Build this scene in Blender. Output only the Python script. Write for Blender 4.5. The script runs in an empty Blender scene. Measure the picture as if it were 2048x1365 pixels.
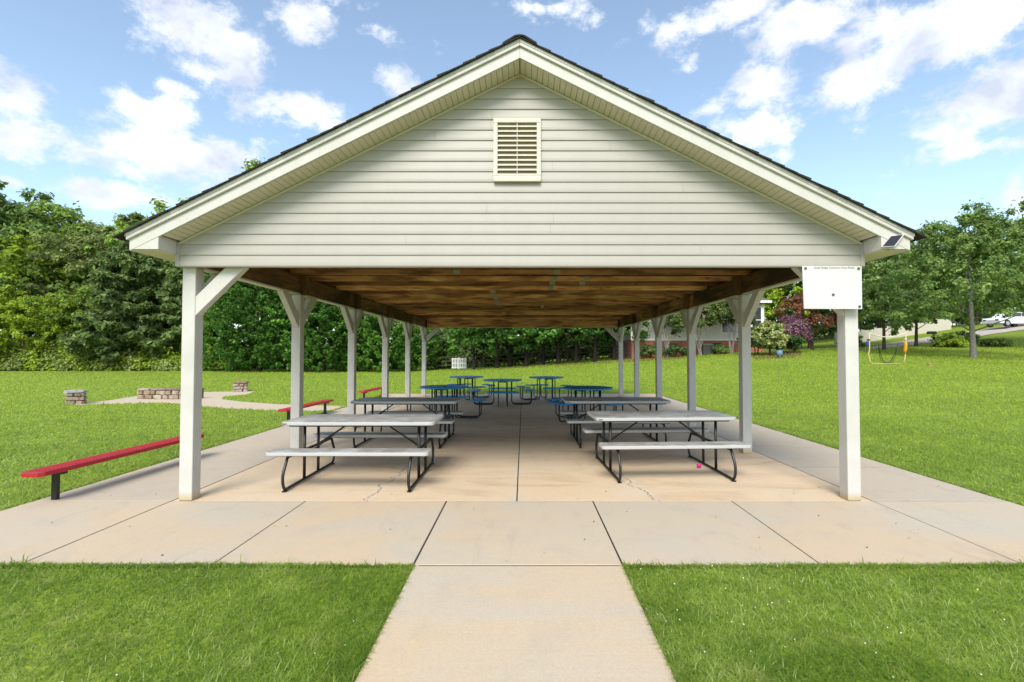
import bpy, bmesh, math, random
import numpy as np
from mathutils import Vector, Matrix
S = bpy.context.scene
C = bpy.data.collections.new('park'); S.collection.children.link(C)
R = math.radians
random.seed(7)

# ---------------------------------------------------------------- camera
CAM_H = 1.55; FPX = 970.0; TH = math.atan(25/970)
cd = bpy.data.cameras.new('camera'); cam = bpy.data.objects.new('camera', cd); C.objects.link(cam)
cam.location = (0, 0, CAM_H); cam.rotation_euler = (math.pi/2 + TH, 0, 0)
cd.sensor_width = 36; cd.lens = FPX/2048*36; cd.shift_x = -23/2048
cd.clip_start = 0.05; cd.clip_end = 900
S.camera = cam

# ---------------------------------------------------------------- light
SUN_EL, SUN_AZ = R(46), R(191)      # azimuth clockwise from +Y : behind the camera, to the right
w = bpy.data.worlds.new('World'); S.world = w; w.use_nodes = True
nt = w.node_tree; N = nt.nodes; L = nt.links; N.clear()
out = N.new('ShaderNodeOutputWorld'); bg = N.new('ShaderNodeBackground'); bg.inputs['Strength'].default_value = 0.14
sky = N.new('ShaderNodeTexSky'); sky.sky_type = 'NISHITA'; sky.sun_disc = False
sky.sun_elevation = SUN_EL; sky.sun_rotation = SUN_AZ; sky.air_density = 1.0; sky.dust_density = 1.0; sky.ozone_density = 1.6
hs = N.new('ShaderNodeHueSaturation'); hs.inputs['Saturation'].default_value = 0.78; hs.inputs['Value'].default_value = 0.86
L.new(sky.outputs[0], hs.inputs['Color'])
tint = N.new('ShaderNodeMix'); tint.data_type = 'RGBA'; tint.blend_type = 'MULTIPLY'; tint.inputs[0].default_value = 1; tint.inputs[7].default_value = (.98, 1.10, 1.12, 1)
L.new(hs.outputs[0], tint.inputs[6])
tc = N.new('ShaderNodeTexCoord')
def pdir(px, py):
    u = (px-1047)/FPX; v = (682.5-py)/FPX
    d = Vector((u, math.cos(TH)-math.sin(TH)*v, math.sin(TH)+math.cos(TH)*v))
    return d, d.length
def vmath(op, a, b=None):
    n = N.new('ShaderNodeVectorMath'); n.operation = op
    for i, s in enumerate((a, b)):
        if s is None: continue
        if isinstance(s, (tuple, list, Vector)): n.inputs[i].default_value = tuple(s)
        else: L.new(s, n.inputs[i])
    return n
def fmath(op, a, b=None, c=None, clamp=False):
    n = N.new('ShaderNodeMath'); n.operation = op; n.use_clamp = clamp
    for i, s in enumerate((a, b, c)):
        if s is None: continue
        if isinstance(s, (int, float)): n.inputs[i].default_value = s
        else: L.new(s, n.inputs[i])
    return n.outputs[0]
D = vmath('NORMALIZE', tc.outputs['Generated']).outputs[0]
# cumulus field: noise on a flattened direction, gathered into banks
def noise(vec, scale, detail, rough, dist=0.0):
    n = N.new('ShaderNodeTexNoise'); n.inputs['Scale'].default_value = scale; n.inputs['Detail'].default_value = detail
    n.inputs['Roughness'].default_value = rough; n.inputs['Distortion'].default_value = dist
    L.new(vec, n.inputs['Vector']); return n.outputs['Fac']
Ds = vmath('MULTIPLY', D, (1, 1, 1.5)).outputs[0]
n1 = noise(Ds, 11.5, 15, 0.66, 0.1)
n2 = noise(Ds, 2.3, 3, 0.5)
CL = [(430,60,120,66,1),(600,52,68,48,.9),(480,150,100,34,.9),(600,212,120,40,1),(310,222,72,34,1),(205,230,50,16,.7),(130,298,120,36,1),(390,325,135,58,1),
      (215,385,95,28,.8),(550,225,50,28,.6),(345,176,44,14,.8),(785,155,46,28,.9),(742,62,36,20,.7),(720,14,70,16,.6),(15,365,30,12,.7),
      (1110,14,90,18,.6),(1190,26,48,24,.7),(1250,95,36,32,.6),(1400,40,115,28,.9),(1385,135,46,24,.7),(1600,55,120,50,1),(1740,110,120,84,1),(1900,55,130,66,1.1),
      (1985,195,115,62,1.05),(1540,170,95,40,.9),(1490,268,82,38,.95),(1960,300,66,20,.8),(2035,400,30,60,.5),(1440,215,50,14,.5),(1690,318,26,10,.5),
      (-160,120,160,70,1),(-330,300,150,50,1),(2260,90,150,60,1),(2330,330,140,50,.9),(900,-150,200,60,1),(1500,-190,220,60,1),(300,-170,200,60,.9)]
acc = None
for (px, py, hw, hh, am) in CL:
    d, ln = pdir(px, py); c = d.normalized()
    right = Vector((c.y, -c.x, 0)).normalized(); up = right.cross(c)
    # distance in the cloud's own frame
    df = vmath('SUBTRACT', D, c).outputs[0]
    a = vmath('DOT_PRODUCT', df, tuple(right*(FPX*ln*.95/hw))).outputs['Value']
    b = vmath('DOT_PRODUCT', df, tuple(up*(FPX*ln*.95/hh))).outputs['Value']
    r2 = fmath('ADD', fmath('MULTIPLY', a, a), fmath('MULTIPLY', b, b))
    e = fmath('MULTIPLY', fmath('EXPONENT', fmath('MULTIPLY', r2, -0.75)), am)
    acc = e if acc is None else fmath('MAXIMUM', acc, e)
# in front: placed banks; elsewhere: same cover from the broad noise
sep = N.new('ShaderNodeSeparateXYZ'); L.new(D, sep.inputs[0])
fr = N.new('ShaderNodeMapRange'); fr.inputs['From Min'].default_value = 0.35; fr.inputs['From Max'].default_value = 0.6; L.new(sep.outputs['Y'], fr.inputs['Value'])
gen = N.new('ShaderNodeMapRange'); gen.inputs['From Min'].default_value = 0.42; gen.inputs['From Max'].default_value = 0.62; L.new(n2, gen.inputs['Value'])
bank = N.new('ShaderNodeMix'); L.new(fr.outputs[0], bank.inputs[0]); L.new(gen.outputs[0], bank.inputs[2]); L.new(acc, bank.inputs[3])
dens = fmath('ADD', fmath('MULTIPLY', bank.outputs[0], 0.72), fmath('MULTIPLY', fmath('SUBTRACT', n1, 0.5), 2.3))
mask = N.new('ShaderNodeMapRange'); mask.interpolation_type = 'SMOOTHSTEP'
mask.inputs['From Min'].default_value = 0.22; mask.inputs['From Max'].default_value = 0.72; mask.inputs['To Max'].default_value = 0.93; L.new(dens, mask.inputs['Value'])
n3 = noise(vmath('ADD', Ds, (0.02, 0.01, 0.05)).outputs[0], 7.5, 6, 0.55, 0.25)
shade = N.new('ShaderNodeMapRange'); shade.inputs['From Min'].default_value = 0.36; shade.inputs['From Max'].default_value = 0.66; L.new(n3, shade.inputs['Value'])
cc = N.new('ShaderNodeMix'); cc.data_type = 'RGBA'; cc.inputs[6].default_value = (2.6, 2.8, 3.3, 1); cc.inputs[7].default_value = (4.9, 4.95, 5.1, 1)
L.new(shade.outputs[0], cc.inputs[0])
mx = N.new('ShaderNodeMix'); mx.data_type = 'RGBA'; L.new(mask.outputs[0], mx.inputs[0]); L.new(tint.outputs[2], mx.inputs[6]); L.new(cc.outputs[2], mx.inputs[7])
L.new(mx.outputs[2], bg.inputs['Color']); L.new(bg.outputs[0], out.inputs[0])

sd = bpy.data.lights.new('sun', 'SUN'); sd.energy = 2.0; sd.angle = R(28); sd.color = (1, .94, .84)
sun = bpy.data.objects.new('sun', sd); C.objects.link(sun)
sv = Vector((math.sin(SUN_AZ)*math.cos(SUN_EL), math.cos(SUN_AZ)*math.cos(SUN_EL), math.sin(SUN_EL)))
sun.rotation_euler = sv.to_track_quat('Z', 'Y').to_euler()
S.view_settings.view_transform = 'Standard'; S.view_settings.look = 'None'; S.view_settings.gamma = 1
S.view_settings.use_curve_mapping = False
S.view_settings.exposure = 1.04
S.render.engine = 'CYCLES'
S.cycles.max_bounces = 8; S.cycles.diffuse_bounces = 5; S.cycles.transparent_max_bounces = 8

# ---------------------------------------------------------------- helpers
def tag(o, label=None, cat=None, group=None, kind=None):
    if label: o['label'] = label
    if cat: o['category'] = cat
    if group: o['group'] = group
    if kind: o['kind'] = kind
    return o
def empty(name, loc=(0,0,0), rz=0):
    o = bpy.data.objects.new(name, None); C.objects.link(o); o.location = loc; o.rotation_euler = (0,0,rz); o.empty_display_size = .2
    return o
def children(o): return [c for c in list(o.children)]
def copy_tree(o, parent=None):
    c = o.copy(); C.objects.link(c)
    if parent is not None: c.parent = parent
    for ch in children(o): copy_tree(ch, c)
    return c
def smooth(t, a, b):
    t = min(1, max(0, (t-a)/(b-a))); return t*t*(3-2*t)
def hgt(x, y):
    z = 1.9*smooth(x, -12, 24)*smooth(y, 8, 42)*max(smooth(x, 5.2, 15), smooth(y, 18.8, 32))
    z += 4.2*smooth(x, 25, 72)*smooth(y, 28, 50)
    return z
class MB:
    def __init__(s): s.v = []; s.f = []; s.sm = False
    def add(s, vs, fs):
        n = len(s.v); s.v += [tuple(v) for v in vs]; s.f += [tuple(i+n for i in f) for f in fs]; return s
    def box(s, x0, x1, y0, y1, z0, z1):
        return s.add([(x0,y0,z0),(x1,y0,z0),(x1,y1,z0),(x0,y1,z0),(x0,y0,z1),(x1,y0,z1),(x1,y1,z1),(x0,y1,z1)],
                     [(0,3,2,1),(4,5,6,7),(0,1,5,4),(1,2,6,5),(2,3,7,6),(3,0,4,7)])
    def prism(s, pts, axis, a, b):
        """polygon pts (2D) extruded along axis from a to b"""
        def mk(p, t):
            if axis == 'y': return (p[0], t, p[1])
            if axis == 'x': return (t, p[0], p[1])
            return (p[0], p[1], t)
        n = len(pts)
        vs = [mk(p, a) for p in pts]+[mk(p, b) for p in pts]
        return s.add(vs, [tuple(range(n)), tuple(range(2*n-1, n-1, -1))]+[(i, n+i, n+(i+1)%n, (i+1)%n) for i in range(n)])
    def tube(s, pts, r, n=8, cap=True):
        pts = [Vector(p) for p in pts]; m = len(pts)
        rs = r if isinstance(r, (list, tuple)) else [r]*m
        t0 = (pts[1]-pts[0]).normalized(); u = t0.orthogonal().normalized()
        base = len(s.v); vs = []
        for i, p in enumerate(pts):
            t = ((pts[min(i+1, m-1)]-p).normalized() + (p-pts[max(i-1, 0)]).normalized())
            t = t.normalized() if t.length > 1e-6 else t0
            u = (u-t*u.dot(t)).normalized(); wv = t.cross(u)
            for k in range(n):
                a = 2*math.pi*k/n; vs.append(p+(u*math.cos(a)+wv*math.sin(a))*rs[i])
        fs = []
        for i in range(m-1):
            for k in range(n):
                k2 = (k+1) % n; fs.append((i*n+k, i*n+k2, (i+1)*n+k2, (i+1)*n+k))
        if cap: fs += [tuple(range(n-1, -1, -1)), tuple((m-1)*n+k for k in range(n))]
        s.sm = True
        return s.add(vs, fs)
    def mesh(s, name, mat, smooth_=None):
        me = bpy.data.meshes.new(name); me.from_pydata(s.v, [], s.f)
        me.materials.append(mat)
        bm = bmesh.new(); bm.from_mesh(me); bmesh.ops.recalc_face_normals(bm, faces=bm.faces)
        if (s.sm if smooth_ is None else smooth_):
            for f in bm.faces: f.smooth = len(f.verts) == 4
        bm.to_mesh(me); bm.free()
        return me
    def build(s, name, mat, parent=None, bevel=0, seg=2, smooth_=None):
        o = bpy.data.objects.new(name, s.mesh(name, mat, smooth_)); C.objects.link(o)
        if parent is not None: o.parent = parent
        if bevel:
            b = o.modifiers.new('bevel', 'BEVEL'); b.width = bevel; b.segments = seg; b.limit_method = 'ANGLE'; b.angle_limit = R(40)
        return o
def inst(name, mesh, parent, loc=(0,0,0), rot=(0,0,0), sc=(1,1,1)):
    o = bpy.data.objects.new(name, mesh); C.objects.link(o); o.parent = parent; o.location = loc; o.rotation_euler = rot; o.scale = sc
    return o
def rrect(w, d, r, n=5):
    pts = []
    for cx, cy, a0 in ((w/2-r, d/2-r, 0), (-w/2+r, d/2-r, 90), (-w/2+r, -d/2+r, 180), (w/2-r, -d/2+r, 270)):
        for k in range(n+1):
            a = R(a0+90*k/n); pts.append((cx+r*math.cos(a), cy+r*math.sin(a)))
    return pts

# ---------------------------------------------------------------- materials
class M_:
    def __init__(s, name):
        s.m = bpy.data.materials.new(name); s.m.use_nodes = True; s.t = s.m.node_tree; s.n = s.t.nodes; s.l = s.t.links
        s.b = s.n['Principled BSDF']; s.o = s.n['Material Output']; s.b.inputs['Specular IOR Level'].default_value = .3
        s._tc = None
    def tc(s, kind='Object'):
        if s._tc is None: s._tc = s.n.new('ShaderNodeTexCoord')
        return s._tc.outputs[kind]
    def world(s):
        g = s.n.new('ShaderNodeNewGeometry'); return g.outputs['Position']
    def mp(s, vec, sc=(1,1,1), loc=(0,0,0)):
        n = s.n.new('ShaderNodeMapping'); n.inputs['Scale'].default_value = sc; n.inputs['Location'].default_value = loc; s.l.new(vec, n.inputs[0]); return n.outputs[0]
    def noise(s, vec, scale=5, det=4, rough=.55, dist=0):
        n = s.n.new('ShaderNodeTexNoise'); n.inputs['Scale'].default_value = scale; n.inputs['Detail'].default_value = det
        n.inputs['Roughness'].default_value = rough; n.inputs['Distortion'].default_value = dist; s.l.new(vec, n.inputs['Vector']); return n.outputs['Fac']
    def ramp(s, f, stops):
        n = s.n.new('ShaderNodeValToRGB'); cr = n.color_ramp
        while len(cr.elements) < len(stops): cr.elements.new(.5)
        for e, (p, c) in zip(cr.elements, stops):
            e.position = p; e.color = (c, c, c, 1) if isinstance(c, (int, float)) else (*c, 1)
        s.l.new(f, n.inputs[0]); return n.outputs[0]
    def mix(s, f, a, b, mode='MIX'):
        n = s.n.new('ShaderNodeMix'); n.data_type = 'RGBA'; n.blend_type = mode
        for i, v in ((0, f), (6, a), (7, b)):
            if isinstance(v, (int, float)): n.inputs[i].default_value = v if i == 0 else (v, v, v, 1)
            elif isinstance(v, tuple): n.inputs[i].default_value = (*v, 1)
            else: s.l.new(v, n.inputs[i])
        return n.outputs[2]
    def math(s, op, a, b=None, clamp=False):
        n = s.n.new('ShaderNodeMath'); n.operation = op; n.use_clamp = clamp
        for i, v in enumerate((a, b)):
            if v is None: continue
            if isinstance(v, (int, float)): n.inputs[i].default_value = v
            else: s.l.new(v, n.inputs[i])
        return n.outputs[0]
    def sep(s, v):
        n = s.n.new('ShaderNodeSeparateXYZ'); s.l.new(v, n.inputs[0]); return n.outputs
    def objrand(s):
        n = s.n.new('ShaderNodeObjectInfo'); return n.outputs['Random']
    def island(s):
        n = s.n.new('ShaderNodeNewGeometry'); return n.outputs['Random Per Island']
    def col(s, c):
        if isinstance(c, tuple): s.b.inputs['Base Color'].default_value = (*c, 1)
        else: s.l.new(c, s.b.inputs['Base Color'])
        return s
    def rough(s, r):
        if isinstance(r, (int, float)): s.b.inputs['Roughness'].default_value = r
        else: s.l.new(r, s.b.inputs['Roughness'])
        return s
    def bump(s, h, st=.3, d=.01):
        n = s.n.new('ShaderNodeBump'); n.inputs['Strength'].default_value = st; n.inputs['Distance'].default_value = d
        s.l.new(h, n.inputs['Height']); s.l.new(n.outputs[0], s.b.inputs['Normal']); return s

def painted(name, c, dirt, rough=.45, wear=.5, bump=.15):
    m = M_(name); p = m.world()
    a = m.noise(m.mp(p, (3, 3, .8)), 2.2, 5, .6); b = m.noise(p, 40, 4, .6)
    f = m.ramp(a, [(.45, 0.0), (.8, wear)])
    cc = m.mix(f, c, dirt); cc = m.mix(m.ramp(b, [(.62, 0.0), (.8, .25)]), cc, dirt)
    m.col(cc).rough(rough).bump(b, bump, .004); return m.m
WHITE = painted('white_paint', (.55,.53,.49), (.42,.39,.33), .5, .35, .3)
def post_mat():
    m = M_('post_paint'); p = m.world(); z = m.sep(p)[2]
    g = m.noise(m.mp(p, (30, 30, 1.2)), 2.0, 5, .6, .4); a = m.noise(p, 2.5, 5, .6); sp = m.noise(p, 55, 3, .5)
    c = m.mix(m.ramp(a, [(.4, 0.), (.75, .5)]), (.55,.53,.495), (.42,.40,.36))
    c = m.mix(m.ramp(sp, [(.70, 0.), (.76, .45)]), c, (.30,.26,.2))
    low = m.math('MULTIPLY', m.math('SUBTRACT', 0.10, m.math('ADD', z, m.math('MULTIPLY', m.math('SUBTRACT', a, .5), .12))), 12, True)
    c = m.mix(low, c, (.45,.36,.22))
    m.col(c).rough(.55).bump(g, .35, .006); return m.m
POST = post_mat()
SIDING = painted('vinyl_siding', (.395,.37,.33), (.33,.31,.265), .42, .3, .08)
SOFFIT = painted('vinyl_soffit', (.58,.54,.41), (.45,.42,.29), .45, .4, .05)
VENT = painted('vent_plastic', (.58,.55,.46), (.45,.41,.33), .4, .3, .05)
def wood(name, dark, mid, lite, axis):
    m = M_(name); p = m.world(); r = m.objrand()
    n = m.n.new('ShaderNodeCombineXYZ'); m.l.new(m.math('MULTIPLY', r, 37), n.inputs[0]); m.l.new(m.math('MULTIPLY', r, 91), n.inputs[1]); m.l.new(m.math('MULTIPLY', r, 13), n.inputs[2])
    va = m.n.new('ShaderNodeVectorMath'); va.operation = 'ADD'; m.l.new(p, va.inputs[0]); m.l.new(n.outputs[0], va.inputs[1]); v = va.outputs[0]
    sc = {'x': (1, 14, 14), 'y': (14, 1, 14), 'z': (14, 14, 1)}[axis]
    g = m.noise(m.mp(v, sc), 1.6, 7, .65, .8); a = m.noise(v, 1.1, 4, .6)
    kn = m.n.new('ShaderNodeTexVoronoi'); kn.inputs['Scale'].default_value = 2.6; m.l.new(m.mp(v, {'x': (1,2.2,2.2), 'y': (2.2,1,2.2), 'z': (2.2,2.2,1)}[axis]), kn.inputs['Vector'])
    c = m.ramp(g, [(.36, dark), (.50, mid), (.64, lite)])
    c = m.mix(m.ramp(a, [(.35, 0.), (.7, .7)]), c, dark)
    c = m.mix(m.ramp(kn.outputs['Distance'], [(.05, 1.), (.11, 0.)]), c, (.02,.012,.006))
    c = m.mix(m.math('MULTIPLY', r, .55), c, mid)
    bl = m.noise(m.mp(v, {'x': (1.3, 6, 10), 'y': (3, .7, 3), 'z': (3, 3, .7)}[axis]), 1.0, 3, .5)
    c = m.mix(m.ramp(bl, [(.40, .8), (.50, 0.)]), c, dark)
    q_ = m.math('ADD', .45, m.math('MULTIPLY', m.math('FRACT', m.math('MULTIPLY', r, 7.31)), 1.1))
    cb = m.n.new('ShaderNodeCombineXYZ'); [m.l.new(q_, cb.inputs[i]) for i in range(3)]
    c = m.mix(1.0, c, cb.outputs[0], 'MULTIPLY')
    m.col(c).rough(.75).bump(g, .4, .004); return m.m
JOIST = wood('stained_joist_wood', (.20,.085,.030), (.74,.39,.15), (.90,.62,.30), 'x')
BEAM = wood('beam_wood', (.05,.026,.011), (.24,.13,.05), (.42,.25,.10), 'y')
STUB = wood('post_top_wood', (.06,.03,.012), (.18,.10,.04), (.25,.15,.06), 'z')
def simple(name, c, rough=.5, metal=0, var=.15, sc=20, bump=0, spec=.3):
    m = M_(name); p = m.tc('Object'); a = m.noise(p, sc, 4, .6)
    m.col(m.mix(m.ramp(a, [(.35, 0.), (.7, 1.)]), c, tuple(min(1, k*(1-var)) for k in c))).rough(rough)
    m.b.inputs['Metallic'].default_value = metal; m.b.inputs['Specular IOR Level'].default_value = spec
    if bump: m.bump(a, bump, .003)
    return m.m
VENTB = simple('vent_backing', (.28,.22,.14), .9)
ZINC = simple('zinc_plate', (.50,.52,.46), .45, .5, .3)
BLACK = simple('black_powder_coat', (.014,.014,.014), .38, 0, .3, 30, .05, .5)
SHINGLE = simple('asphalt_shingle', (.035,.032,.03), .9, 0, .5, 60, .5)
SIGNW = painted('sign_panel', (.62,.61,.58), (.56,.55,.52), .35, .25, .02)
BOLT = simple('bolt_metal', (.16,.16,.16), .4, .6)
INK = simple('sign_ink', (.10,.10,.11), .6); INKF = simple('faded_ink', (.60,.60,.59), .6)
SOLAR = simple('solar_cells', (.018,.018,.035), .5, 0, .1, 20, 0, .2)
def plastic_top():
    m = M_('table_plastic'); p = m.tc('Object'); w_ = m.world()
    a = m.noise(w_, 3.2, 6, .65, .6); b = m.noise(w_, 14, 5, .65)
    nz = m.n.new('ShaderNodeNewGeometry'); up = m.sep(nz.outputs['Normal'])[2]
    st = m.math('MULTIPLY', m.ramp(a, [(.38, 0.), (.62, .85)]), m.ramp(up, [(.5, 0.), (.9, 1.)]))
    c = m.mix(st, (.44,.44,.435), (.23,.21,.185)); c = m.mix(m.math('MULTIPLY', m.ramp(b, [(.5, 0.), (.8, .5)]), m.ramp(up, [(.5, 0.1), (.9, 1.)])), c, (.2,.18,.15))
    m.col(c).rough(.5).bump(m.noise(p, 120, 2, .5), .08, .002); return m.m
PLAST = plastic_top()
def coated(name, c, c2):
    m = M_(name); p = m.tc('Object')
    v = m.n.new('ShaderNodeTexVoronoi'); v.inputs['Scale'].default_value = 42; v.inputs['Randomness'].default_value = 0.0
    m.l.new(m.mp(p, (1, 1, .001)), v.inputs['Vector'])
    nz = m.n.new('ShaderNodeNewGeometry'); up = m.math('ABSOLUTE', m.sep(nz.outputs['Normal'])[2])
    h = m.math('MULTIPLY', m.ramp(v.outputs['Distance'], [(.28, 1.), (.34, 0.)]), m.ramp(up, [(.6, 0.), (.9, 1.)]))
    m.col(m.mix(h, c, c2)).rough(.38); m.b.inputs['Specular IOR Level'].default_value = .5; return m.m
BLUE = coated('blue_coated_steel', (.008,.24,.58), (.004,.10,.26))
RED = coated('red_coated_steel', (.40,.012,.022), (.10,.006,.01))
def concrete(name, base, warm, dark, inner=False):
    m = M_(name); p = m.world(); r = m.objrand(); x, y, z = m.sep(p)
    big = m.noise(m.mp(p, (.55, .9, 1)), .9, 6, .62, .8); mid = m.noise(p, 3.0, 6, .65, .5); fine = m.noise(p, 160, 3, .7); grit = m.noise(p, 45, 4, .7)
    c = m.mix(m.ramp(big, [(.38, 0.), (.62, 1.)]), base, warm)
    sw = m.noise(m.mp(p, (.8, 14, 1)), 3.0, 4, .6)
    c = m.mix(m.math('MULTIPLY', r, .35), c, base)
    c = m.mix(m.ramp(mid, [(.52, 0.), (.80, .55)]), c, dark)
    if inner:
        # brown water stains and two wandering cracks with pale halos
        st = m.noise(m.mp(p, (.35, 1.1, 1), (3.7, 1.2, 0)), 1.3, 6, .6, 1.6)
        c = m.mix(m.ramp(st, [(.50, 0.), (.72, .6)]), c, (.45,.27,.12))
        for x0, sl, ya, yb in ((-1.68, .05, 4.9, 6.9), (1.42, -.17, 4.9, 6.7)):
            wob = m.math('MULTIPLY', m.math('SUBTRACT', m.noise(m.mp(p, (0, 1, 0)), 3.4, 5, .7), .5), .55)
            dx = m.math('ABSOLUTE', m.math('SUBTRACT', m.math('SUBTRACT', x, x0), m.math('ADD', m.math('MULTIPLY', m.math('SUBTRACT', y, 5.1), sl), wob)))
            lim = m.math('MULTIPLY', m.math('LESS_THAN', y, yb), 1.0)
            halo = m.math('MULTIPLY', m.math('MULTIPLY', m.ramp(dx, [(.0, .45), (.11, 0.)]), m.ramp(mid, [(.35, 0.), (.55, 1.)])), lim)
            c = m.mix(halo, c, (.62,.58,.52))
            c = m.mix(m.math('MULTIPLY', m.ramp(dx, [(.004, 1.), (.010, 0.)]), lim), c, (.16,.08,.03))
        # pale patches either side of the centre joint
        dj = m.math('ABSOLUTE', m.math('ADD', x, .07)); k = m.math('MULTIPLY', m.ramp(dj, [(.03, .6), (.12, 0.)]), m.ramp(m.noise(m.mp(p, (1, .8, 1)), 1.5, 3, .5), [(.5, 0.), (.6, 1.)]))
        c = m.mix(k, c, (.6,.52,.42))
    mold = m.noise(m.mp(p, (1.6, .6, 1), (7, 3, 0)), 1.4, 7, .7, 1.0)
    c = m.mix(m.ramp(mold, [(.56, 0.), (.80, .35)]), c, (.19,.17,.145))
    c = m.mix(m.ramp(grit, [(.35, .12), (.6, 0.)]), c, (.25,.23,.2))
    c = m.mix(m.ramp(fine, [(.3, .45), (.6, 0.)]), c, (.3,.27,.23))
    c = m.mix(m.ramp(sw, [(.4, .10), (.6, 0.)]), c, dark)
    h = m.math('ADD', m.math('MULTIPLY', sw, 1.2), m.math('ADD', fine, m.math('MULTIPLY', grit, .6)))
    m.col(c).rough(.85).bump(h, .35, .003); return m.m
CONC = concrete('pale_concrete', (.50,.435,.345), (.575,.425,.27), (.40,.35,.285))
CONCO = concrete('weathered_side_concrete', (.47,.41,.335), (.52,.42,.30), (.34,.30,.25))
CONCI = concrete('stained_inner_concrete', (.66,.52,.36), (.69,.50,.31), (.52,.41,.29), True)
SOIL = simple('joint_dirt', (.03,.025,.02), .95, 0, .4)
def ground_mat():
    m = M_('lawn_ground'); p = m.world()
    a = m.noise(m.mp(p, (1, .5, 1)), .35, 6, .6, .6); b = m.noise(m.mp(p, (1, .8, 1)), 3.5, 6, .65); c3 = m.noise(p, 28, 5, .75); f = m.noise(p, 140, 3, .8)
    c = m.ramp(a, [(.30, (.17,.25,.018)), (.50, (.25,.34,.026)), (.70, (.35,.42,.045))])
    c = m.mix(m.ramp(b, [(.35, .55), (.65, 0.)]), c, (.09,.14,.018))
    c = m.mix(m.ramp(c3, [(.30, .75), (.62, 0.)]), c, (.06,.085,.015))
    c = m.mix(m.ramp(f, [(.45, 0.), (.75, .35)]), c, (.32,.43,.09))
    m.col(c).rough(.85).bump(m.math('ADD', c3, m.math('MULTIPLY', f, .5)), .3, .012)
    m.b.inputs['Specular IOR Level'].default_value = .08; return m.m
LAWN = ground_mat()
def leaf(name, dark, mid, lite, trans=.35, rough=.55, sc=1.0):
    m = M_(name); p = m.tc('Object'); isl = m.island(); r = m.objrand()
    cl = m.noise(p, .55*sc, 3, .6)
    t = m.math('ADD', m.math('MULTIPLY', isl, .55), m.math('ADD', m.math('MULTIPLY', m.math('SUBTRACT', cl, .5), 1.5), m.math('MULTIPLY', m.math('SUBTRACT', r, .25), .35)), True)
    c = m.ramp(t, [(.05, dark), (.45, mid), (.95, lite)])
    m.col(c).rough(rough); m.b.inputs['Specular IOR Level'].default_value = .25
    tr = m.n.new('ShaderNodeBsdfTranslucent'); m.l.new(m.mix(.5, c, lite), tr.inputs['Color'])
    ms = m.n.new('ShaderNodeMixShader'); ms.inputs[0].default_value = trans
    m.l.new(m.b.outputs[0], ms.inputs[1]); m.l.new(tr.outputs[0], ms.inputs[2]); m.l.new(ms.outputs[0], m.o.inputs['Surface'])
    if name == 'grass_blades':
        pw = m.world(); yy_ = m.sep(pw)[1]; pt = m.noise(m.mp(pw, (1, 1, 0)), 1.6, 5, .65, .5); pt2 = m.noise(m.mp(pw, (1, 1, 0), (5, 9, 0)), 4.5, 4, .6)
        c = m.mix(m.ramp(pt, [(.42, .65), (.56, 0.)]), c, (.11,.215,.018)); c = m.mix(m.ramp(pt2, [(.56, 0.), (.70, .6)]), c, (.52,.54,.20)); far = m.ramp(m.math('ADD', m.math('MULTIPLY', yy_, .055), m.math('MULTIPLY', m.math('SUBTRACT', m.noise(m.mp(pw, (.25, .5, 1)), 1.2, 5, .6), .5), 1.1)), [(.22, 0.), (.85, .8)])
        c = m.mix(far, c, m.mix(isl, (.31,.44,.022), (.52,.64,.070))); m.col(c); m.l.new(m.mix(.5, c, lite), tr.inputs['Color'])
    return m.m
LF_MID = leaf('broadleaf_green', (.09,.16,.025), (.20,.31,.05), (.39,.52,.10))
LF_YEL = leaf('yellow_green_leaves', (.13,.20,.012), (.28,.39,.028), (.48,.60,.06))
LF_OLV = leaf('olive_leaves', (.12,.155,.05), (.26,.32,.09), (.42,.50,.17))
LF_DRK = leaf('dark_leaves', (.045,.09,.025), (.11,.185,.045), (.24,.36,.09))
LF_CYP = leaf('cypress_sprays', (.025,.07,.012), (.085,.21,.03), (.28,.52,.08), .35, sc=2)
LF_PIN = leaf('pine_needles', (.07,.115,.035), (.16,.235,.065), (.36,.46,.16), .3, sc=2)
LF_MAP = leaf('maple_leaves', (.075,.14,.035), (.18,.28,.065), (.38,.50,.16), .4, sc=1.5)
LF_JAP = leaf('red_brown_maple_leaves', (0.078,0.031,0.019), (0.202,0.078,0.043), (0.372,0.171,0.078), .3, sc=2)
LF_PUR = leaf('purple_shrub_leaves', (.08,.035,.05), (.26,.13,.17), (.55,.36,.42), .25, sc=2)
LF_VAR = leaf('variegated_leaves', (0.155,0.202,0.062), (0.434,0.480,0.155), (0.700,0.700,0.341), .3, sc=2)
LF_CRP = leaf('myrtle_leaves', (0.036,0.066,0.018), (0.109,0.163,0.037), (0.274,0.322,0.086), .3, sc=2)
GRASS = leaf('grass_blades', (.14,.25,.022), (.30,.43,.050), (.60,.68,.28), .6, .7, .6)
CLOVER = simple('clover_flower', (.75,.75,.68), .7)
BARK = simple('bark', (.085,.06,.042), .9, 0, .5, 9, .8)
BARKP = simple('pale_lichen_bark', (.30,.28,.24), .9, 0, .65, 14, .8)
BARKD = simple('dark_bark', (.028,.022,.018), .9, 0, .4, 9, .8)

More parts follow.
